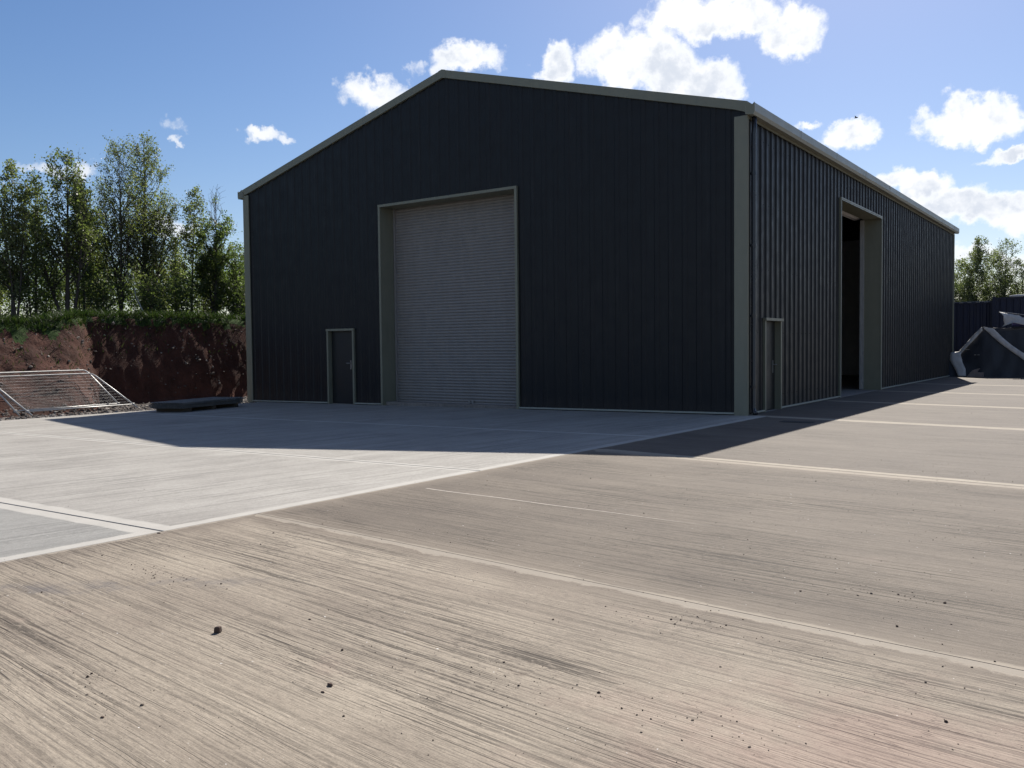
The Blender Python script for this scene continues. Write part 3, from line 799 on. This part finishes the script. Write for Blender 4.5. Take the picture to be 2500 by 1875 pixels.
# ------------------------------------------------------------------ grass on the lip of the bank
def blades(P, L, Wd, rng, lean=.5):
    n = len(P); a = rng.uniform(0, 6.28, n); d = np.stack([np.cos(a), np.sin(a), np.zeros(n)], -1)
    ln = np.stack([rng.normal(0, lean, n), rng.normal(0, lean, n), np.ones(n)], -1); ln /= np.linalg.norm(ln, axis=1)[:, None]
    tip = P + ln * L[:, None]; tip[:, 2] -= L * .12
    mid = P + ln * L[:, None] * .55
    return np.stack([P - d * Wd[:, None], P + d * Wd[:, None], mid + d * Wd[:, None] * .7, tip], 1)
P = []; L = []
while len(P) < 24000:
    y = rng.uniform(-12, 9)
    bul = 1 - sstep(-4.9, -2.9, y); run = .80 + 2.5 * bul
    d = run * .95 + rng.exponential(1.1) - .10 + .12 * noise.noise(Vector((y * 1.7, 2, 2)))
    if rng.random() < .06: d = run * rng.uniform(.45, .95)
    x = toe(y) - d
    if noise.noise(Vector((x * 1.3, y * 1.3, 4))) < rng.uniform(-.6, .1): continue
    P.append((x, y, bank_h(x, y) - .01)); L.append(rng.uniform(.10, .34) * (1.25 if d > run else .7))
P = np.array(P); L = np.array(L)
tag(quads_mesh('grass', blades(P, L, np.full(len(P), .011), rng), M['grass'], None, np.clip(rng.normal(.45, .25, len(P)), 0, 1)), 'rough green grass along the top edge of the red bank', kind='stuff')

# ------------------------------------------------------------------ trees
def rot_any(v, ax, an):
    return Matrix.Rotation(an, 3, ax) @ v
def leaf_quads(P, size, rng):
    n = len(P)
    u = rng.normal(0, 1, (n, 3)); u /= np.linalg.norm(u, axis=1)[:, None]
    r = rng.normal(0, 1, (n, 3)); w = np.cross(u, r); w /= np.linalg.norm(w, axis=1)[:, None]
    s = size[:, None]
    return np.stack([P - u * s, P + w * s * .62, P + u * s, P - w * s * .62], 1)
def make_tree(name, base, H, spread, seed, leafmat, label, group, nbr=34, leaves=6500, start=.18, up=.75, ls=.045, trunk_r=.07,
              stems=1, bark='bark', bare_top=0.0, lean=(0, 0), fill=1.0, cat='tree', top_pow=.8, thin=1.0):
    rg = random.Random(seed); nr = np.random.default_rng(seed)
    root = empty(name, base, label=label, cat=cat, group=group)
    tb = MB(); LP = []; wt = []
    for st in range(stems):
        sa = rg.uniform(0, 6.28); so_ = (0.0 if st == 0 else rg.uniform(.25, .8)) * spread
        hh = H if st == 0 else H * rg.uniform(.62, .9)
        n = 12; pts = []; ph = rg.uniform(0, 6)
        for i in range(n + 1):
            t = i / n
            pts.append(Vector((math.cos(sa) * so_ * t ** .8 + lean[0] * t + .07 * math.sin(3.3 * t + ph) * H / 7, math.sin(sa) * so_ * t ** .8 + lean[1] * t + .07 * math.cos(2.7 * t + ph) * H / 7, hh * t - .05)))
        r0 = trunk_r * (1 if st == 0 else .7)
        tb.tube(pts, [max(.006, r0 * (1 - .93 * (i / n) ** .8)) for i in range(n + 1)], 7)
        nb = int(nbr * (1 if st == 0 else .7))
        for k in range(nb):
            t = start + (1 - start) * ((k + rg.random()) / nb) ** .9
            p0 = pts[0].lerp(pts[-1], t); f = t * n; i0 = min(n - 1, int(f)); p0 = pts[i0].lerp(pts[i0 + 1], f - i0)
            an = k * 2.4 + rg.uniform(-.6, .6)
            rel = (t - start) / (1 - start)
            prof = (min(1, rel / .22 + .35)) * (1 - rel) ** top_pow + .10
            ln = spread * prof * rg.uniform(.6, 1.2) * (1 if st == 0 else .7)
            q = [p0]; dirv = Vector((math.cos(an), math.sin(an), up * rg.uniform(.7, 1.3))).normalized()
            m = 5
            for s_ in range(m):
                dirv = (dirv + Vector((rg.uniform(-.15, .15), rg.uniform(-.15, .15), .13))).normalized()
                q.append(q[-1] + dirv * ln * 1.25 / m)
            rb = max(.005, r0 * .42 * (1 - t) + .006)
            tb.tube(q, [rb * (1 - .8 * i / m) for i in range(m + 1)], 4, cap=False)
            bare = t > 1 - bare_top
            nt = 3 + int(ln * 5)
            for j in range(nt):
                s_ = rg.uniform(.2, 1.0); ff = s_ * m; a_ = min(m - 1, int(ff)); o = q[a_].lerp(q[a_ + 1], ff - a_)
                dv = (dirv + Vector((rg.gauss(0, .7), rg.gauss(0, .7), rg.gauss(.1, .45)))).normalized()
                tl = rg.uniform(.18, .5) * (.5 + .7 * ln)
                e = o + dv * tl
                tb.tube([o, o.lerp(e, .5) + Vector((0, 0, .02)), e], [.006, .004, .002], 3, cap=False)
                if not bare or rg.random() < .07:
                    LP.append((o, e)); wt.append(tl * (.55 + rg.random()))
        # leader leaves
        if bare_top < .05:
            for i in range(6, n): LP.append((pts[i], pts[i + 1])); wt.append(.18)
    A = np.array([tuple(a) for a, _ in LP]); B = np.array([tuple(b_) for _, b_ in LP]); wt = np.array(wt) / sum(wt)
    leaves = int(leaves * (1.35 if cat == 'tree' else 1.0)); idx = nr.choice(len(A), leaves, p=wt); tt = nr.uniform(.1, 1.1, leaves)[:, None]
    Pp = A[idx] * (1 - tt) + B[idx] * tt + nr.normal(0, .075 * thin, (leaves, 3))
    szz = ls * nr.uniform(.6, 1.25, leaves)
    tint = np.clip(nr.normal(.5, .22, leaves) + (nr.uniform(-.25, .25, len(A)))[idx], 0, 1)
    tb.build('trunk', M[bark], root, smooth=True)
    quads_mesh('crown', leaf_quads(Pp, szz, nr), M[leafmat], root, tint)
    return root
PZ = 2.45
GB = 'young trees along the top of the bank'
make_tree('poplar_tree', (-25.0, -3.95, PZ), 5.1, 1.0, 11, 'leaf_poplar', 'tree at the left edge of the photo, thin with a brown crown', GB, 30, 5200, .2)
make_tree('birch_tree', (-24.0, -3.5, PZ), 5.25, 1.05, 12, 'leaf_birch', 'bushy young tree second from the left edge, with several stems', GB, 34, 6500, .16, stems=3)
make_tree('poplar_tree', (-26.0, -1.75, PZ), 5.3, .75, 13, 'leaf_poplar', 'slim sparse tree just left of the tall poplar with the pale cloud behind it', GB, 22, 2300, .3)
make_tree('poplar_tree', (-24.0, -1.65, PZ), 5.9, 1.7, 14, 'leaf_poplar', 'tall poplar with a straight dark trunk and three pointed shoots at its top', GB, 40, 6200, .22, up=.95, ls=.05, trunk_r=.10, stems=3, top_pow=.75)
make_tree('poplar_tree', (-25.5, -.32, PZ), 5.2, .95, 15, 'leaf_poplar', 'poplar right beside the tall three pointed one, a little lower', GB, 30, 5000, .25, up=1.0, ls=.05)
make_tree('birch_tree', (-27.0, 1.19, PZ), 4.6, .9, 16, 'leaf_birch', 'low slim birch in the dip between the poplars and the tallest birch', GB, 26, 3300, .2)
make_tree('birch_tree', (-24.5, .62, PZ), 6.55, 1.55, 17, 'leaf_birch', 'airy birch forming the left half of the tallest clump', GB, 46, 8500, .2, up=1.1, ls=.036, stems=3, bark='bark', top_pow=.55, trunk_r=.08)
make_tree('birch_tree', (-25.0, 1.96, PZ), 7.05, 1.65, 18, 'leaf_birch', 'tallest birch of the row, with a dense rounded crown', GB, 60, 13500, .2, up=1.05, ls=.038, stems=3, trunk_r=.10, top_pow=.55)
make_tree('birch_tree', (-27.0, 4.6, PZ), 3.7, 1.0, 19, 'leaf_birch', 'short birch in the gap right of the tallest birch', GB, 24, 2600, .15)
make_tree('birch_tree', (-24.5, 3.67, PZ), 5.5, .9, 20, 'leaf_birch', 'thin airy birch standing alone against a white cloud near the shed', GB, 28, 2600, .3, up=.8, lean=(0, .15))
make_tree('birch_tree', (-23.5, 4.1, PZ), 5.4, 1.3, 21, 'leaf_bush', 'bushy tree near the shed with bare twigs sticking out of its top', GB, 40, 9000, .08, bare_top=.42, up=1.2, stems=2, top_pow=.6)
make_tree('birch_tree', (-24.0, 5.5, PZ), 3.3, 1.15, 22, 'leaf_bush', 'low leafy tree directly against the left edge of the shed', GB, 32, 5000, .06, stems=3)
make_tree('birch_tree', (-26.0, 7.5, PZ), 3.3, 1.15, 23, 'leaf_birch', 'low tree half hidden behind the left corner of the shed', GB, 28, 3800, .1, stems=2)
b = MB(); lt = empty('birch_tree', (-23.2, .55, PZ), label='leaning pale stem of a young birch in front of the tallest clump', cat='tree', group=GB)
b.tube([(.18, .30, -.05), (.05, .1, .5), (-.08, -.1, 1.1), (-.1, -.15, 1.9)], [.035, .03, .024, .015], 7); b.build('trunk', M['bark_white'], lt, smooth=True)
nr = np.random.default_rng(8); Pp = np.array([(-.1, -.15, 1.7)]) + nr.normal(0, .28, (420, 3)); quads_mesh('crown', leaf_quads(Pp, .04 * nr.uniform(.6, 1.2, 420), nr), M['leaf_birch'], lt, nr.uniform(0, 1, 420))
# undergrowth
GU = 'undergrowth between the trees on the bank'
us = [(-26.5, -6.4, 2.0), (-25.5, -4.6, 2.3), (-24.8, -2.6, 2.6), (-28.5, -2.4, 3.0), (-27.2, -.8, 2.2), (-23.9, -.5, 1.6), (-26.8, .3, 2.7), (-23.6, 1.4, 1.5),
      (-28.5, 2.2, 3.0), (-26.2, 3.2, 2.4), (-23.8, 2.7, 1.7), (-27.6, 3.9, 2.6), (-25.2, 4.8, 2.2), (-23.3, 5.0, 1.6), (-27.0, 6.0, 2.8), (-24.4, 6.6, 2.3), (-29.5, .8, 3.2), (-29.8, 4.8, 3.0), (-29.8, -4.4, 3.1), (-31, 7.5, 3.2), (-30.5,-1.0,3.2), (-31,3.0,3.3)]
UL = ['leafy shrub at the left edge of the photo behind the brown crowned tree', 'leafy shrub at the foot of the tree at the left edge', 'bright green bush left of the tall poplar trunk', 'tall shrub showing behind the tall poplar on its left',
      'shrub just behind the tall poplar trunk', 'low shrub in front, right of the tall poplar trunk', 'shrub filling the dip left of the tallest birches', 'low shrub at the foot of the leaning white stem',
      'tall shrub showing between the two tallest birches', 'shrub right of the tallest birch trunk', 'low shrub in front of the tallest birch trunk', 'shrub behind the thin airy birch',
      'shrub at the foot of the bush with bare twigs', 'low shrub near the shed, in front of the bush with bare twigs', 'tall shrub behind the bush with bare twigs', 'shrub touching the left edge of the shed',
      'tall shrub in the far row behind the leaning white stem', 'tall shrub in the far row right of the tallest birch', 'tall shrub in the far row at the left edge of the photo', 'tall shrub in the far row beside the shed',
      'tall shrub in the far row right of the tall poplar', 'tall shrub in the far row left of the thin airy birch']
for i, (x, y, h) in enumerate(us):
    make_tree('shrub', (x, y, PZ - .05), h, .95 if h < 2.5 else 1.2, 60 + i, 'leaf_bush' if i % 3 else 'leaf_birch', UL[i], GU,
              14, 1500 if h < 2.5 else 2200, .05, up=.7, ls=.05, trunk_r=.03, stems=3, cat='shrub', top_pow=.4, thin=2.2)
nr = np.random.default_rng(77); n_ = 26000
yy = nr.uniform(-16, 16, n_); xx = -35 + nr.normal(0, 1.2, n_) + .6 * yy * .2
hh = np.array([3.1 + 1.0 * noise.noise(Vector((y * .45, 1, 1))) + .5 * noise.noise(Vector((y * 1.6, 4, 1))) for y in yy])
zz = PZ + hh * nr.uniform(0, 1, n_) ** .75
tag(quads_mesh('thicket', leaf_quads(np.stack([xx, yy, zz], -1), .07 * nr.uniform(.6, 1.3, n_), nr), M['leaf_bush'], None, np.clip(nr.normal(.4, .25, n_), 0, 1)), 'dense green thicket far behind the row of young trees', kind='stuff')
GR = 'trees behind the blue containers'
rt = [(-3.2, 38.5, 5.3, 'mostly hidden by the shed corner'), (-1.95, 40.0, 6.2, 'loose, at the shed corner'), (-1.2, 38.0, 6.2, 'bushy, left of the pointed one'),
      (-.6, 37.0, 7.1, 'the darkest and most pointed of the row'), (-.1, 39.5, 6.5, 'rounded, just right of the pointed one'), (.65, 38.0, 6.9, 'tall and twiggy, towards the right edge'),
      (1.45, 37.2, 5.6, 'low, beside the right edge of the photo'), (2.3, 39.0, 6.6, 'cut by the right edge of the photo'), (3.6, 38, 6.2, 'just beyond the right edge'), (5.2, 39, 6.6, 'furthest beyond the right edge')]
for i, (x, y, h, tx) in enumerate(rt):
    make_tree('willow_tree', (x, y, -.1), h, 1.45, 90 + i, 'leaf_far', 'grey green tree behind the blue containers, ' + tx, GR,
              46, 11000, .04, up=.9, ls=.042, stems=3 if i != 3 else 1, trunk_r=.06, top_pow=.5)

# ------------------------------------------------------------------ temporary fence panels leaning on the bank
def fence_panel(A, Bp, up, label):
    A = Vector(A); Bp = Vector(Bp); up = Vector(up); X = Bp - A
    root = empty('fence_panel', tuple(A), label=label, cat='fence panel', group='mesh fence panels leaning on the bank')
    f = MB(); r = .021
    def P(u, v): return X * u + up * v
    f.tube([P(0, 0), P(0, .93), P(.012, .985), P(.035, 1.0), P(.965, 1.0), P(.988, .985), P(1, .93), P(1, 0)], r, 8)
    f.build('frame', M['galv'], root, smooth=True)
    c = MB(); c.tube([P(.0, .10), P(1, .10)], r * .9, 8); c.build('bottom_rail', M['galv'], root, smooth=True)
    m = MB(); n = 70
    for i in range(1, n):
        u = i / n; sag = Vector((0, 0, 0))
        m.tube([P(u, .10), P(u, 1.0)], .0013, 3, cap=False)
    for j in range(1, 12):
        v = .10 + .9 * j / 12; m.tube([P(0, v), P(1, v)], .0015, 3, cap=False)
    tag(m.build('mesh_infill', M['galv'], root), kind='stuff')
    for u in (0, 1):
        k = MB(); q = P(u, .10); s = .035; k.box((q.x - s, q.y - s, q.z - s), (q.x + s, q.y + s, q.z + s)); k.build('corner_clip', M['galv'], root, bevel=.01)
    return root
fence_panel((-16.50, -6.69, -.13), (-16.73, -3.60, -.13), (-1.72, -.36, .98), 'front one of two galvanised mesh fence panels leaning back on the red bank')
fence_panel((-16.87, -6.84, -.13), (-17.35, -3.72, -.13), (-1.35, -.30, 1.08), 'rear one of two galvanised mesh fence panels, its top rail slightly higher')

# ------------------------------------------------------------------ pack of steel sheets on bearers
pk = empty('sheet_pack', (0, 0, 0), label='low dark grey pack of steel sheets on bearers at the left slab edge', cat='sheet pack')
P1 = Vector((-13.62, -4.25, 0)); P0 = Vector((-14.55, -4.62, 0)); P2 = Vector((-14.35, -1.75, 0))
pk.location = (P1.x, P1.y, lz(P1.x))
ex = (P0 - P1); ey = (P2 - P1)
for i in range(5):
    z0 = .105 + i * .033; b = MB(); o = Vector((random.uniform(-.015, .015), random.uniform(-.015, .015), 0))
    n = 12; pts = []
    for q in range(n * 4 + 1):
        u = q / (n * 4); hh = .018 if (q % 4) in (1, 2) else 0
        pts.append(o + ex * u + Vector((0, 0, z0 + hh)))
    vs = [tuple(p) for p in pts] + [tuple(p + ey) for p in pts] + [tuple(p + Vector((0, 0, .008))) for p in pts] + [tuple(p + ey + Vector((0, 0, .008))) for p in pts]
    N = len(pts); fs = []
    for q in range(N - 1):
        fs += [(q, q + 1, N + q + 1, N + q), (2 * N + q, 2 * N + q + 1, 3 * N + q + 1, 3 * N + q), (q, q + 1, 2 * N + q + 1, 2 * N + q), (N + q, N + q + 1, 3 * N + q + 1, 3 * N + q)]
    fs += [(0, N, 3 * N, 2 * N), (N - 1, 2 * N - 1, 4 * N - 1, 3 * N - 1)]
    b.add(vs, fs); b.build('steel_sheet', M['pack_steel'], pk)
for t in (.12, .5, .88):
    b = MB(); o = ey * t; w = ey.normalized() * .05; a = o - w; d = o + w
    b.prism([tuple(a), tuple(d), tuple(d + ex), tuple(a + ex)], (0, 0, .10)); b.build('bearer', M['timber'], pk)

# ------------------------------------------------------------------ blue containers
def container(x0, x1, y, zt, label):
    root = empty('storage_container', (x0, y, 0), label=label, cat='container', group='blue containers behind the shed')
    Lc = x1 - x0; b = MB(); pts = []; u = .12
    while u < Lc - .12:
        for du, dd in ((0, 0), (.07, 0), (.11, .036), (.18, .036), (.22, 0)):
            if u + du <= Lc - .12: pts.append((u + du, dd))
        u += .28
    vs = [(px, py, z) for px, py in pts for z in (.14, zt - .12)]
    b.add(vs, [(2 * i, 2 * i + 2, 2 * i + 3, 2 * i + 1) for i in range(len(pts) - 1)]); b.build('side_panel', M['container'], root)
    b = MB(); b.box((.02, 2.36, .14), (Lc - .02, 2.40, zt - .12)); b.box((.02, .05, zt - .13), (Lc - .02, 2.40, zt - .10)); b.box((.0, .05, .14), (.04, 2.38, zt - .12)); b.box((Lc - .04, .05, .14), (Lc, 2.38, zt - .12)); b.build('shell', M['container'], root)
    b = MB(); b.box((0, -.02, zt - .12), (Lc, .06, zt - .03)); b.build('top_rail', M['container'], root)
    b = MB(); b.box((0, -.02, 0), (Lc, .06, .14)); b.build('bottom_rail', M['container'], root)
    for xx in (0, Lc - .12):
        b = MB(); b.box((xx, -.035, 0), (xx + .12, .10, zt)); b.build('corner_post', M['container'], root)
    return root
c1 = container(-5.1, .98, 30.0, 3.46, 'lower navy blue container seen beside the rear corner of the shed')
b = MB(); b.prism([(-.2 + .05, 2.30, 3.50), (6.0, 2.30, 3.50), (6.0, 2.30, 3.55), (-.15, 2.30, 3.55)], (0, .05, 0)); b.build('sunlit_edge_strip', M['sunlit_edge'], c1)  # added strip, paints the sunlit edge of something behind
for i in range(16):
    b = MB(); b.box((.3 + i * .36, -.05, 3.39), (.3 + i * .36 + .17, -.022, 3.42)); b.build('sunlit_dash', M['sunlit_edge'], c1)  # added pale dashes standing in for sunlit roof corrugations
c2 = container(1.0, 7.1, 29.6, 3.62, 'taller navy blue container at the right edge of the photo')
ts = MB(); n = 14
for i in range(n):
    x = 1.7 + i * .38; z = 3.625 + .02 * i ** .7
    ts.v += [(x, 29.55, z - .02 - .03 * math.sin(i * 1.3) ** 2), (x, 29.60, z + .04 + .02 * math.sin(i * 2.1)), (x, 30.4, z + .05 + .03 * math.cos(i)), (x, 31.2, z)]
for i in range(n - 1):
    for k in range(3): ts.f.append((4 * i + k, 4 * i + 4 + k, 4 * i + 5 + k, 4 * i + k + 1)); ts.m.append(0)
o = ts.build('roof_sheet', M['tarp_white'], smooth=True); tag(o, 'crumpled white sheet lying on top of the taller blue container', 'sheet')
sd = o.modifiers.new('thick', 'SOLIDIFY'); sd.thickness = .012

# ------------------------------------------------------------------ collapsed dark cover with white hems
def fold(x, z, s=1.0): return .05 * noise.noise(Vector((x * 2.2, z * 1.2, 3 * s))) + .02 * noise.noise(Vector((x * 7, z * 5, 9 * s)))
heap = empty('collapsed_cover', (0, 24.5, 0), label='heap of collapsed black tarpaulin edged with broad white hems, in front of the containers', cat='tarpaulin')
def topline(x):
    P = [(-1.6, 1.02), (-.4, 1.08), (.3, 1.05), (1.24, 2.15), (2.0, 2.06), (2.7, 2.12), (4.2, 1.9), (6.2, 1.2), (7.4, .3)]
    for (a, za), (b_, zb) in zip(P, P[1:]):
        if a <= x <= b_: return za + (zb - za) * (x - a) / (b_ - a)
    return .3
t = MB(); NX, NZ = 90, 14
for i in range(NX):
    x = -1.6 + 9.0 * i / (NX - 1); zt = topline(x)
    for k in range(NZ):
        s = k / (NZ - 1)
        z = zt * s; y = -.35 + .55 * s + fold(x, z) * (1 if k < NZ - 1 else .4)
        t.v.append((x, y, max(0, z)))
    t.v.append((x, .9 + fold(x, 9), zt * .80)); t.v.append((x, 2.6, .03))
R_ = NZ + 2
for i in range(NX - 1):
    for k in range(R_ - 1): t.f.append((i * R_ + k, (i + 1) * R_ + k, (i + 1) * R_ + k + 1, i * R_ + k + 1)); t.m.append(0)
t.build('cover', M['tarp_dark'], heap, smooth=True)
def ribbon(name, rows, mat, parent, th=.012):
    """rows: list of ((x,z,y),(x,z,y)) edge pairs"""
    b = MB(); K = 4
    for (a, c_) in rows:
        for k in range(K):
            f_ = k / (K - 1); x = a[0] + (c_[0] - a[0]) * f_; z = a[1] + (c_[1] - a[1]) * f_; y = a[2] + (c_[2] - a[2]) * f_
            b.v.append((x, y - .04 + .04 * noise.noise(Vector((x * 6, z * 6, 1))), z))
    for i in range(len(rows) - 1):
        for k in range(K - 1): b.f.append((i * K + k, i * K + k + 1, (i + 1) * K + k + 1, (i + 1) * K + k)); b.m.append(0)
    o = b.build(name, mat, parent, smooth=True); s = o.modifiers.new('thick', 'SOLIDIFY'); s.thickness = th
    return o
def fy(x, z):
    zt = topline(x); s = min(1, z / max(zt, .1)); return -.35 + .55 * s + fold(x, z) - .03
def dens(rows, m=5):
    out = []
    for (a, b_), (c_, d) in zip(rows, rows[1:]):
        for q in range(m):
            f_ = q / m; out.append(((a[0] + (c_[0] - a[0]) * f_, a[1] + (c_[1] - a[1]) * f_), (b_[0] + (d[0] - b_[0]) * f_, b_[1] + (d[1] - b_[1]) * f_)))
    out.append(rows[-1])
    return [((a[0], a[1], fy(*a)), (b_[0], b_[1], fy(*b_))) for a, b_ in out]
ribbon('hem', dens([((1.20, 2.13), (1.24, 1.98)), ((.90, 1.80), (.98, 1.66)), ((.60, 1.42), (.70, 1.33)), ((.33, 1.08), (.44, 1.02)), ((-.02, 1.03), (.42, .95)), ((.0, .72), (.52, .62)), ((.22, .35), (.66, .33)), ((.40, .02), (.70, .02))]), M['tarp_white'], heap)
ribbon('hem', dens([((1.26, 2.14), (1.30, 2.04)), ((1.66, 2.05), (1.42, 1.93)), ((1.98, 1.70), (1.74, 1.60)), ((2.35, 1.35), (2.15, 1.24)), ((2.75, 1.05), (2.62, .87)), ((3.3, .72), (3.1, .52)), ((3.8, .35), (3.6, .15))]), M['tarp_white'], heap)
b = MB(); b.box((.86, -.52, 0.004), (1.36, -.30, .20)); b.prism([(.72, -.53, .006), (1.02, -.53, .006), (1.24, -.50, .38), (.96, -.50, .30)], (0, .05, 0)); b.build('board', M['block'], heap)
b = MB()
for i, (x, z, l) in enumerate([(.60, 1.16, .30), (.60, .95, .0), (1.0, .93, .08), (1.13, .93, .08)]):
    if l: b.box((x - l / 2, fy(x, z) - .05, z), (x + l / 2, fy(x, z) - .03, z + .02))
b.build('buckle', M['handle'], heap)
fl = empty('torn_sheet', (0, 24.7, 0), label='torn pale sheet spread over the top of the black heap at the right edge', cat='sheet')
rows = [((1.86, 2.76), (1.90, 2.74)), ((2.10, 2.70), (2.03, 2.60)), ((2.35, 2.64), (2.04, 2.38)), ((2.62, 2.58), (2.08, 2.24)), ((2.70, 2.50), (1.98, 2.12)), ((3.1, 2.42), (2.4, 2.30)), ((3.6, 2.2), (3.1, 2.1))]
ribbon('sheet', [((a[0], a[1], 0), (b_[0], b_[1], -.12)) for a, b_ in rows], M['tarp_white'], fl)
b = MB(); b.tube([(1.84, .0, 2.78), (3.8, .02, 2.43)], .014, 6); b.tube([(3.4, .0, 2.5), (3.4, .1, 1.2)], .014, 6); b.build('pole', M['galv'], fl)
b = MB(); b.box((2.32, -.02, 2.15), (3.9, .5, 2.34)); b.build('folded_sheet', M['tarp_blue'], fl, bevel=.03)

# ------------------------------------------------------------------ small things
def clod(x, y, s, seed, label, sh=(1, 1, .8), g=None):
    rg = random.Random(seed); b = MB(); v = []
    for p in IV: v.append((p[0] * s * sh[0] * rg.uniform(.75, 1.2), p[1] * s * sh[1] * rg.uniform(.75, 1.2), max(-s * .5 * sh[2], p[2] * s * sh[2] * rg.uniform(.8, 1.15))))
    b.add(v, [tuple(int(q) for q in f) for f in IF]); o = b.build('earth_clod', M['clod']); o.location = (x, y, s * .5 * sh[2] + lz(x)); tag(o, label, 'clod of earth')
    return o
b = MB(); b.add([(-.018, -.016, 0), (.017, -.018, 0), (.019, .015, 0), (-.016, .018, 0), (-.015, -.015, .030), (.014, -.016, .034), (.017, .012, .031), (-.014, .014, .029)], [(0, 3, 2, 1), (4, 5, 6, 7), (0, 1, 5, 4), (1, 2, 6, 5), (2, 3, 7, 6), (3, 0, 4, 7)])
o = b.build('earth_clod', M['clod'], bevel=.004); o.location = (2.767, -15.155, .001); o.rotation_euler = (0, 0, .5); tag(o, 'blocky brown clod, the largest lump alone on the near brushed slab', 'clod of earth')
clod(3.824, -15.341, .014, 3, 'flat wedge shaped clod, right of the blocky one and lower in the photo', (1.3, .8, .7))
clod(3.853, -15.41, .008, 4, 'small clod just below the wedge shaped one, beside a dark streak', (1.4, .8, .6))
clod(3.009, -14.733, .008, 5, 'small clod above the blocky one, towards the worn slab', (1.2, .8, .6))
clod(3.528, -14.983, .008, 6, 'small round clod between two dark drag marks on the near slab')
clod(3.296, -16.099, .009, 7, 'crumbled clod near the lower left corner of the photo', (1.5, .9, .5))
clod(.188, -13.838, .016, 8, 'small dark clod on the pale joint where the grey slabs meet', (1.5, .8, .4))
clod(5.717, -13.092, .008, 9, 'dark clod on the worn brown slab near the right edge')
clod(6.139, -14.239, .008, 10, 'dark clod on the near slab near the right edge')
# loose crumbs swept along the slabs
rng = np.random.default_rng(21); P = []; sz = []
while len(P) < 2300:
    if rng.random() < .7: x = rng.uniform(.3, 6.7); y = rng.uniform(-17, -6)
    else: x = rng.uniform(-9, 6.7); y = rng.uniform(-16.5, 6)
    dn = noise.noise(Vector((x * .9, y * .9, 3))) + .35 * (x > 3.5)
    if dn < rng.uniform(-.35, .75): continue
    if x < 0 and rng.random() < .6: continue
    s = .0014 + rng.exponential(.0011); s = min(s, .007)
    P.append((x, y, lz(x) + s * .3)); sz.append(s)
for cx_, cy_, n_ in ((4.75, -13.62, 60), (5.55, -12.5, 30), (5.3, -14.8, 40), (3.0, -15.9, 30), (1.65, -14.6, 40), (4.5, -14.9, 30), (1.2, -14.6, 40)):
    for _ in range(n_):
        x = cx_ + rng.normal(0, .22); y = cy_ + rng.normal(0, .09); s = min(.0085, .0018 + rng.exponential(.0015)); P.append((x, y, s * .3)); sz.append(s)
tag(stones('loose_grit', np.array(P), np.array(sz), M['grit'], rng, .8), 'scattered crumbs of dark earth and grit on the concrete slabs', kind='stuff')
# flat dark drain lid beside the shed
b = MB(); b.box((1.12, -1.28, .002), (1.72, -.98, .010)); o = b.build('drain_cover', M['joint'])
tag(o, 'dark flat drain cover in the shadow beside the shed corner', 'drain cover')
# bird
bd = MB(); bd.tube([(-.16, 0, 0), (-.08, 0, .02), (.06, 0, .03), (.15, 0, .02), (.2, 0, .01)], [.01, .045, .055, .035, .006], 8)
bd.add([(-.05, .03, .03), (.09, .03, .03), (.02, .30, .13), (-.04, .30, .12), (-.05, .03, .015), (.09, .03, .015)], [(0, 1, 2, 3), (4, 3, 2, 5), (0, 3, 4), (1, 5, 2)])
bd.add([(-.05, -.03, .03), (.09, -.03, .03), (.02, -.30, .13), (-.04, -.30, .12), (-.05, -.03, .015), (.09, -.03, .015)], [(3, 2, 1, 0), (5, 2, 3, 4), (4, 3, 0), (2, 5, 1)])
o = bd.build('bird', M['bird']); o.location = (-14.72, 66.93, 22.08); tag(o, 'small dark bird flying in the sky above the long side of the shed', 'bird')
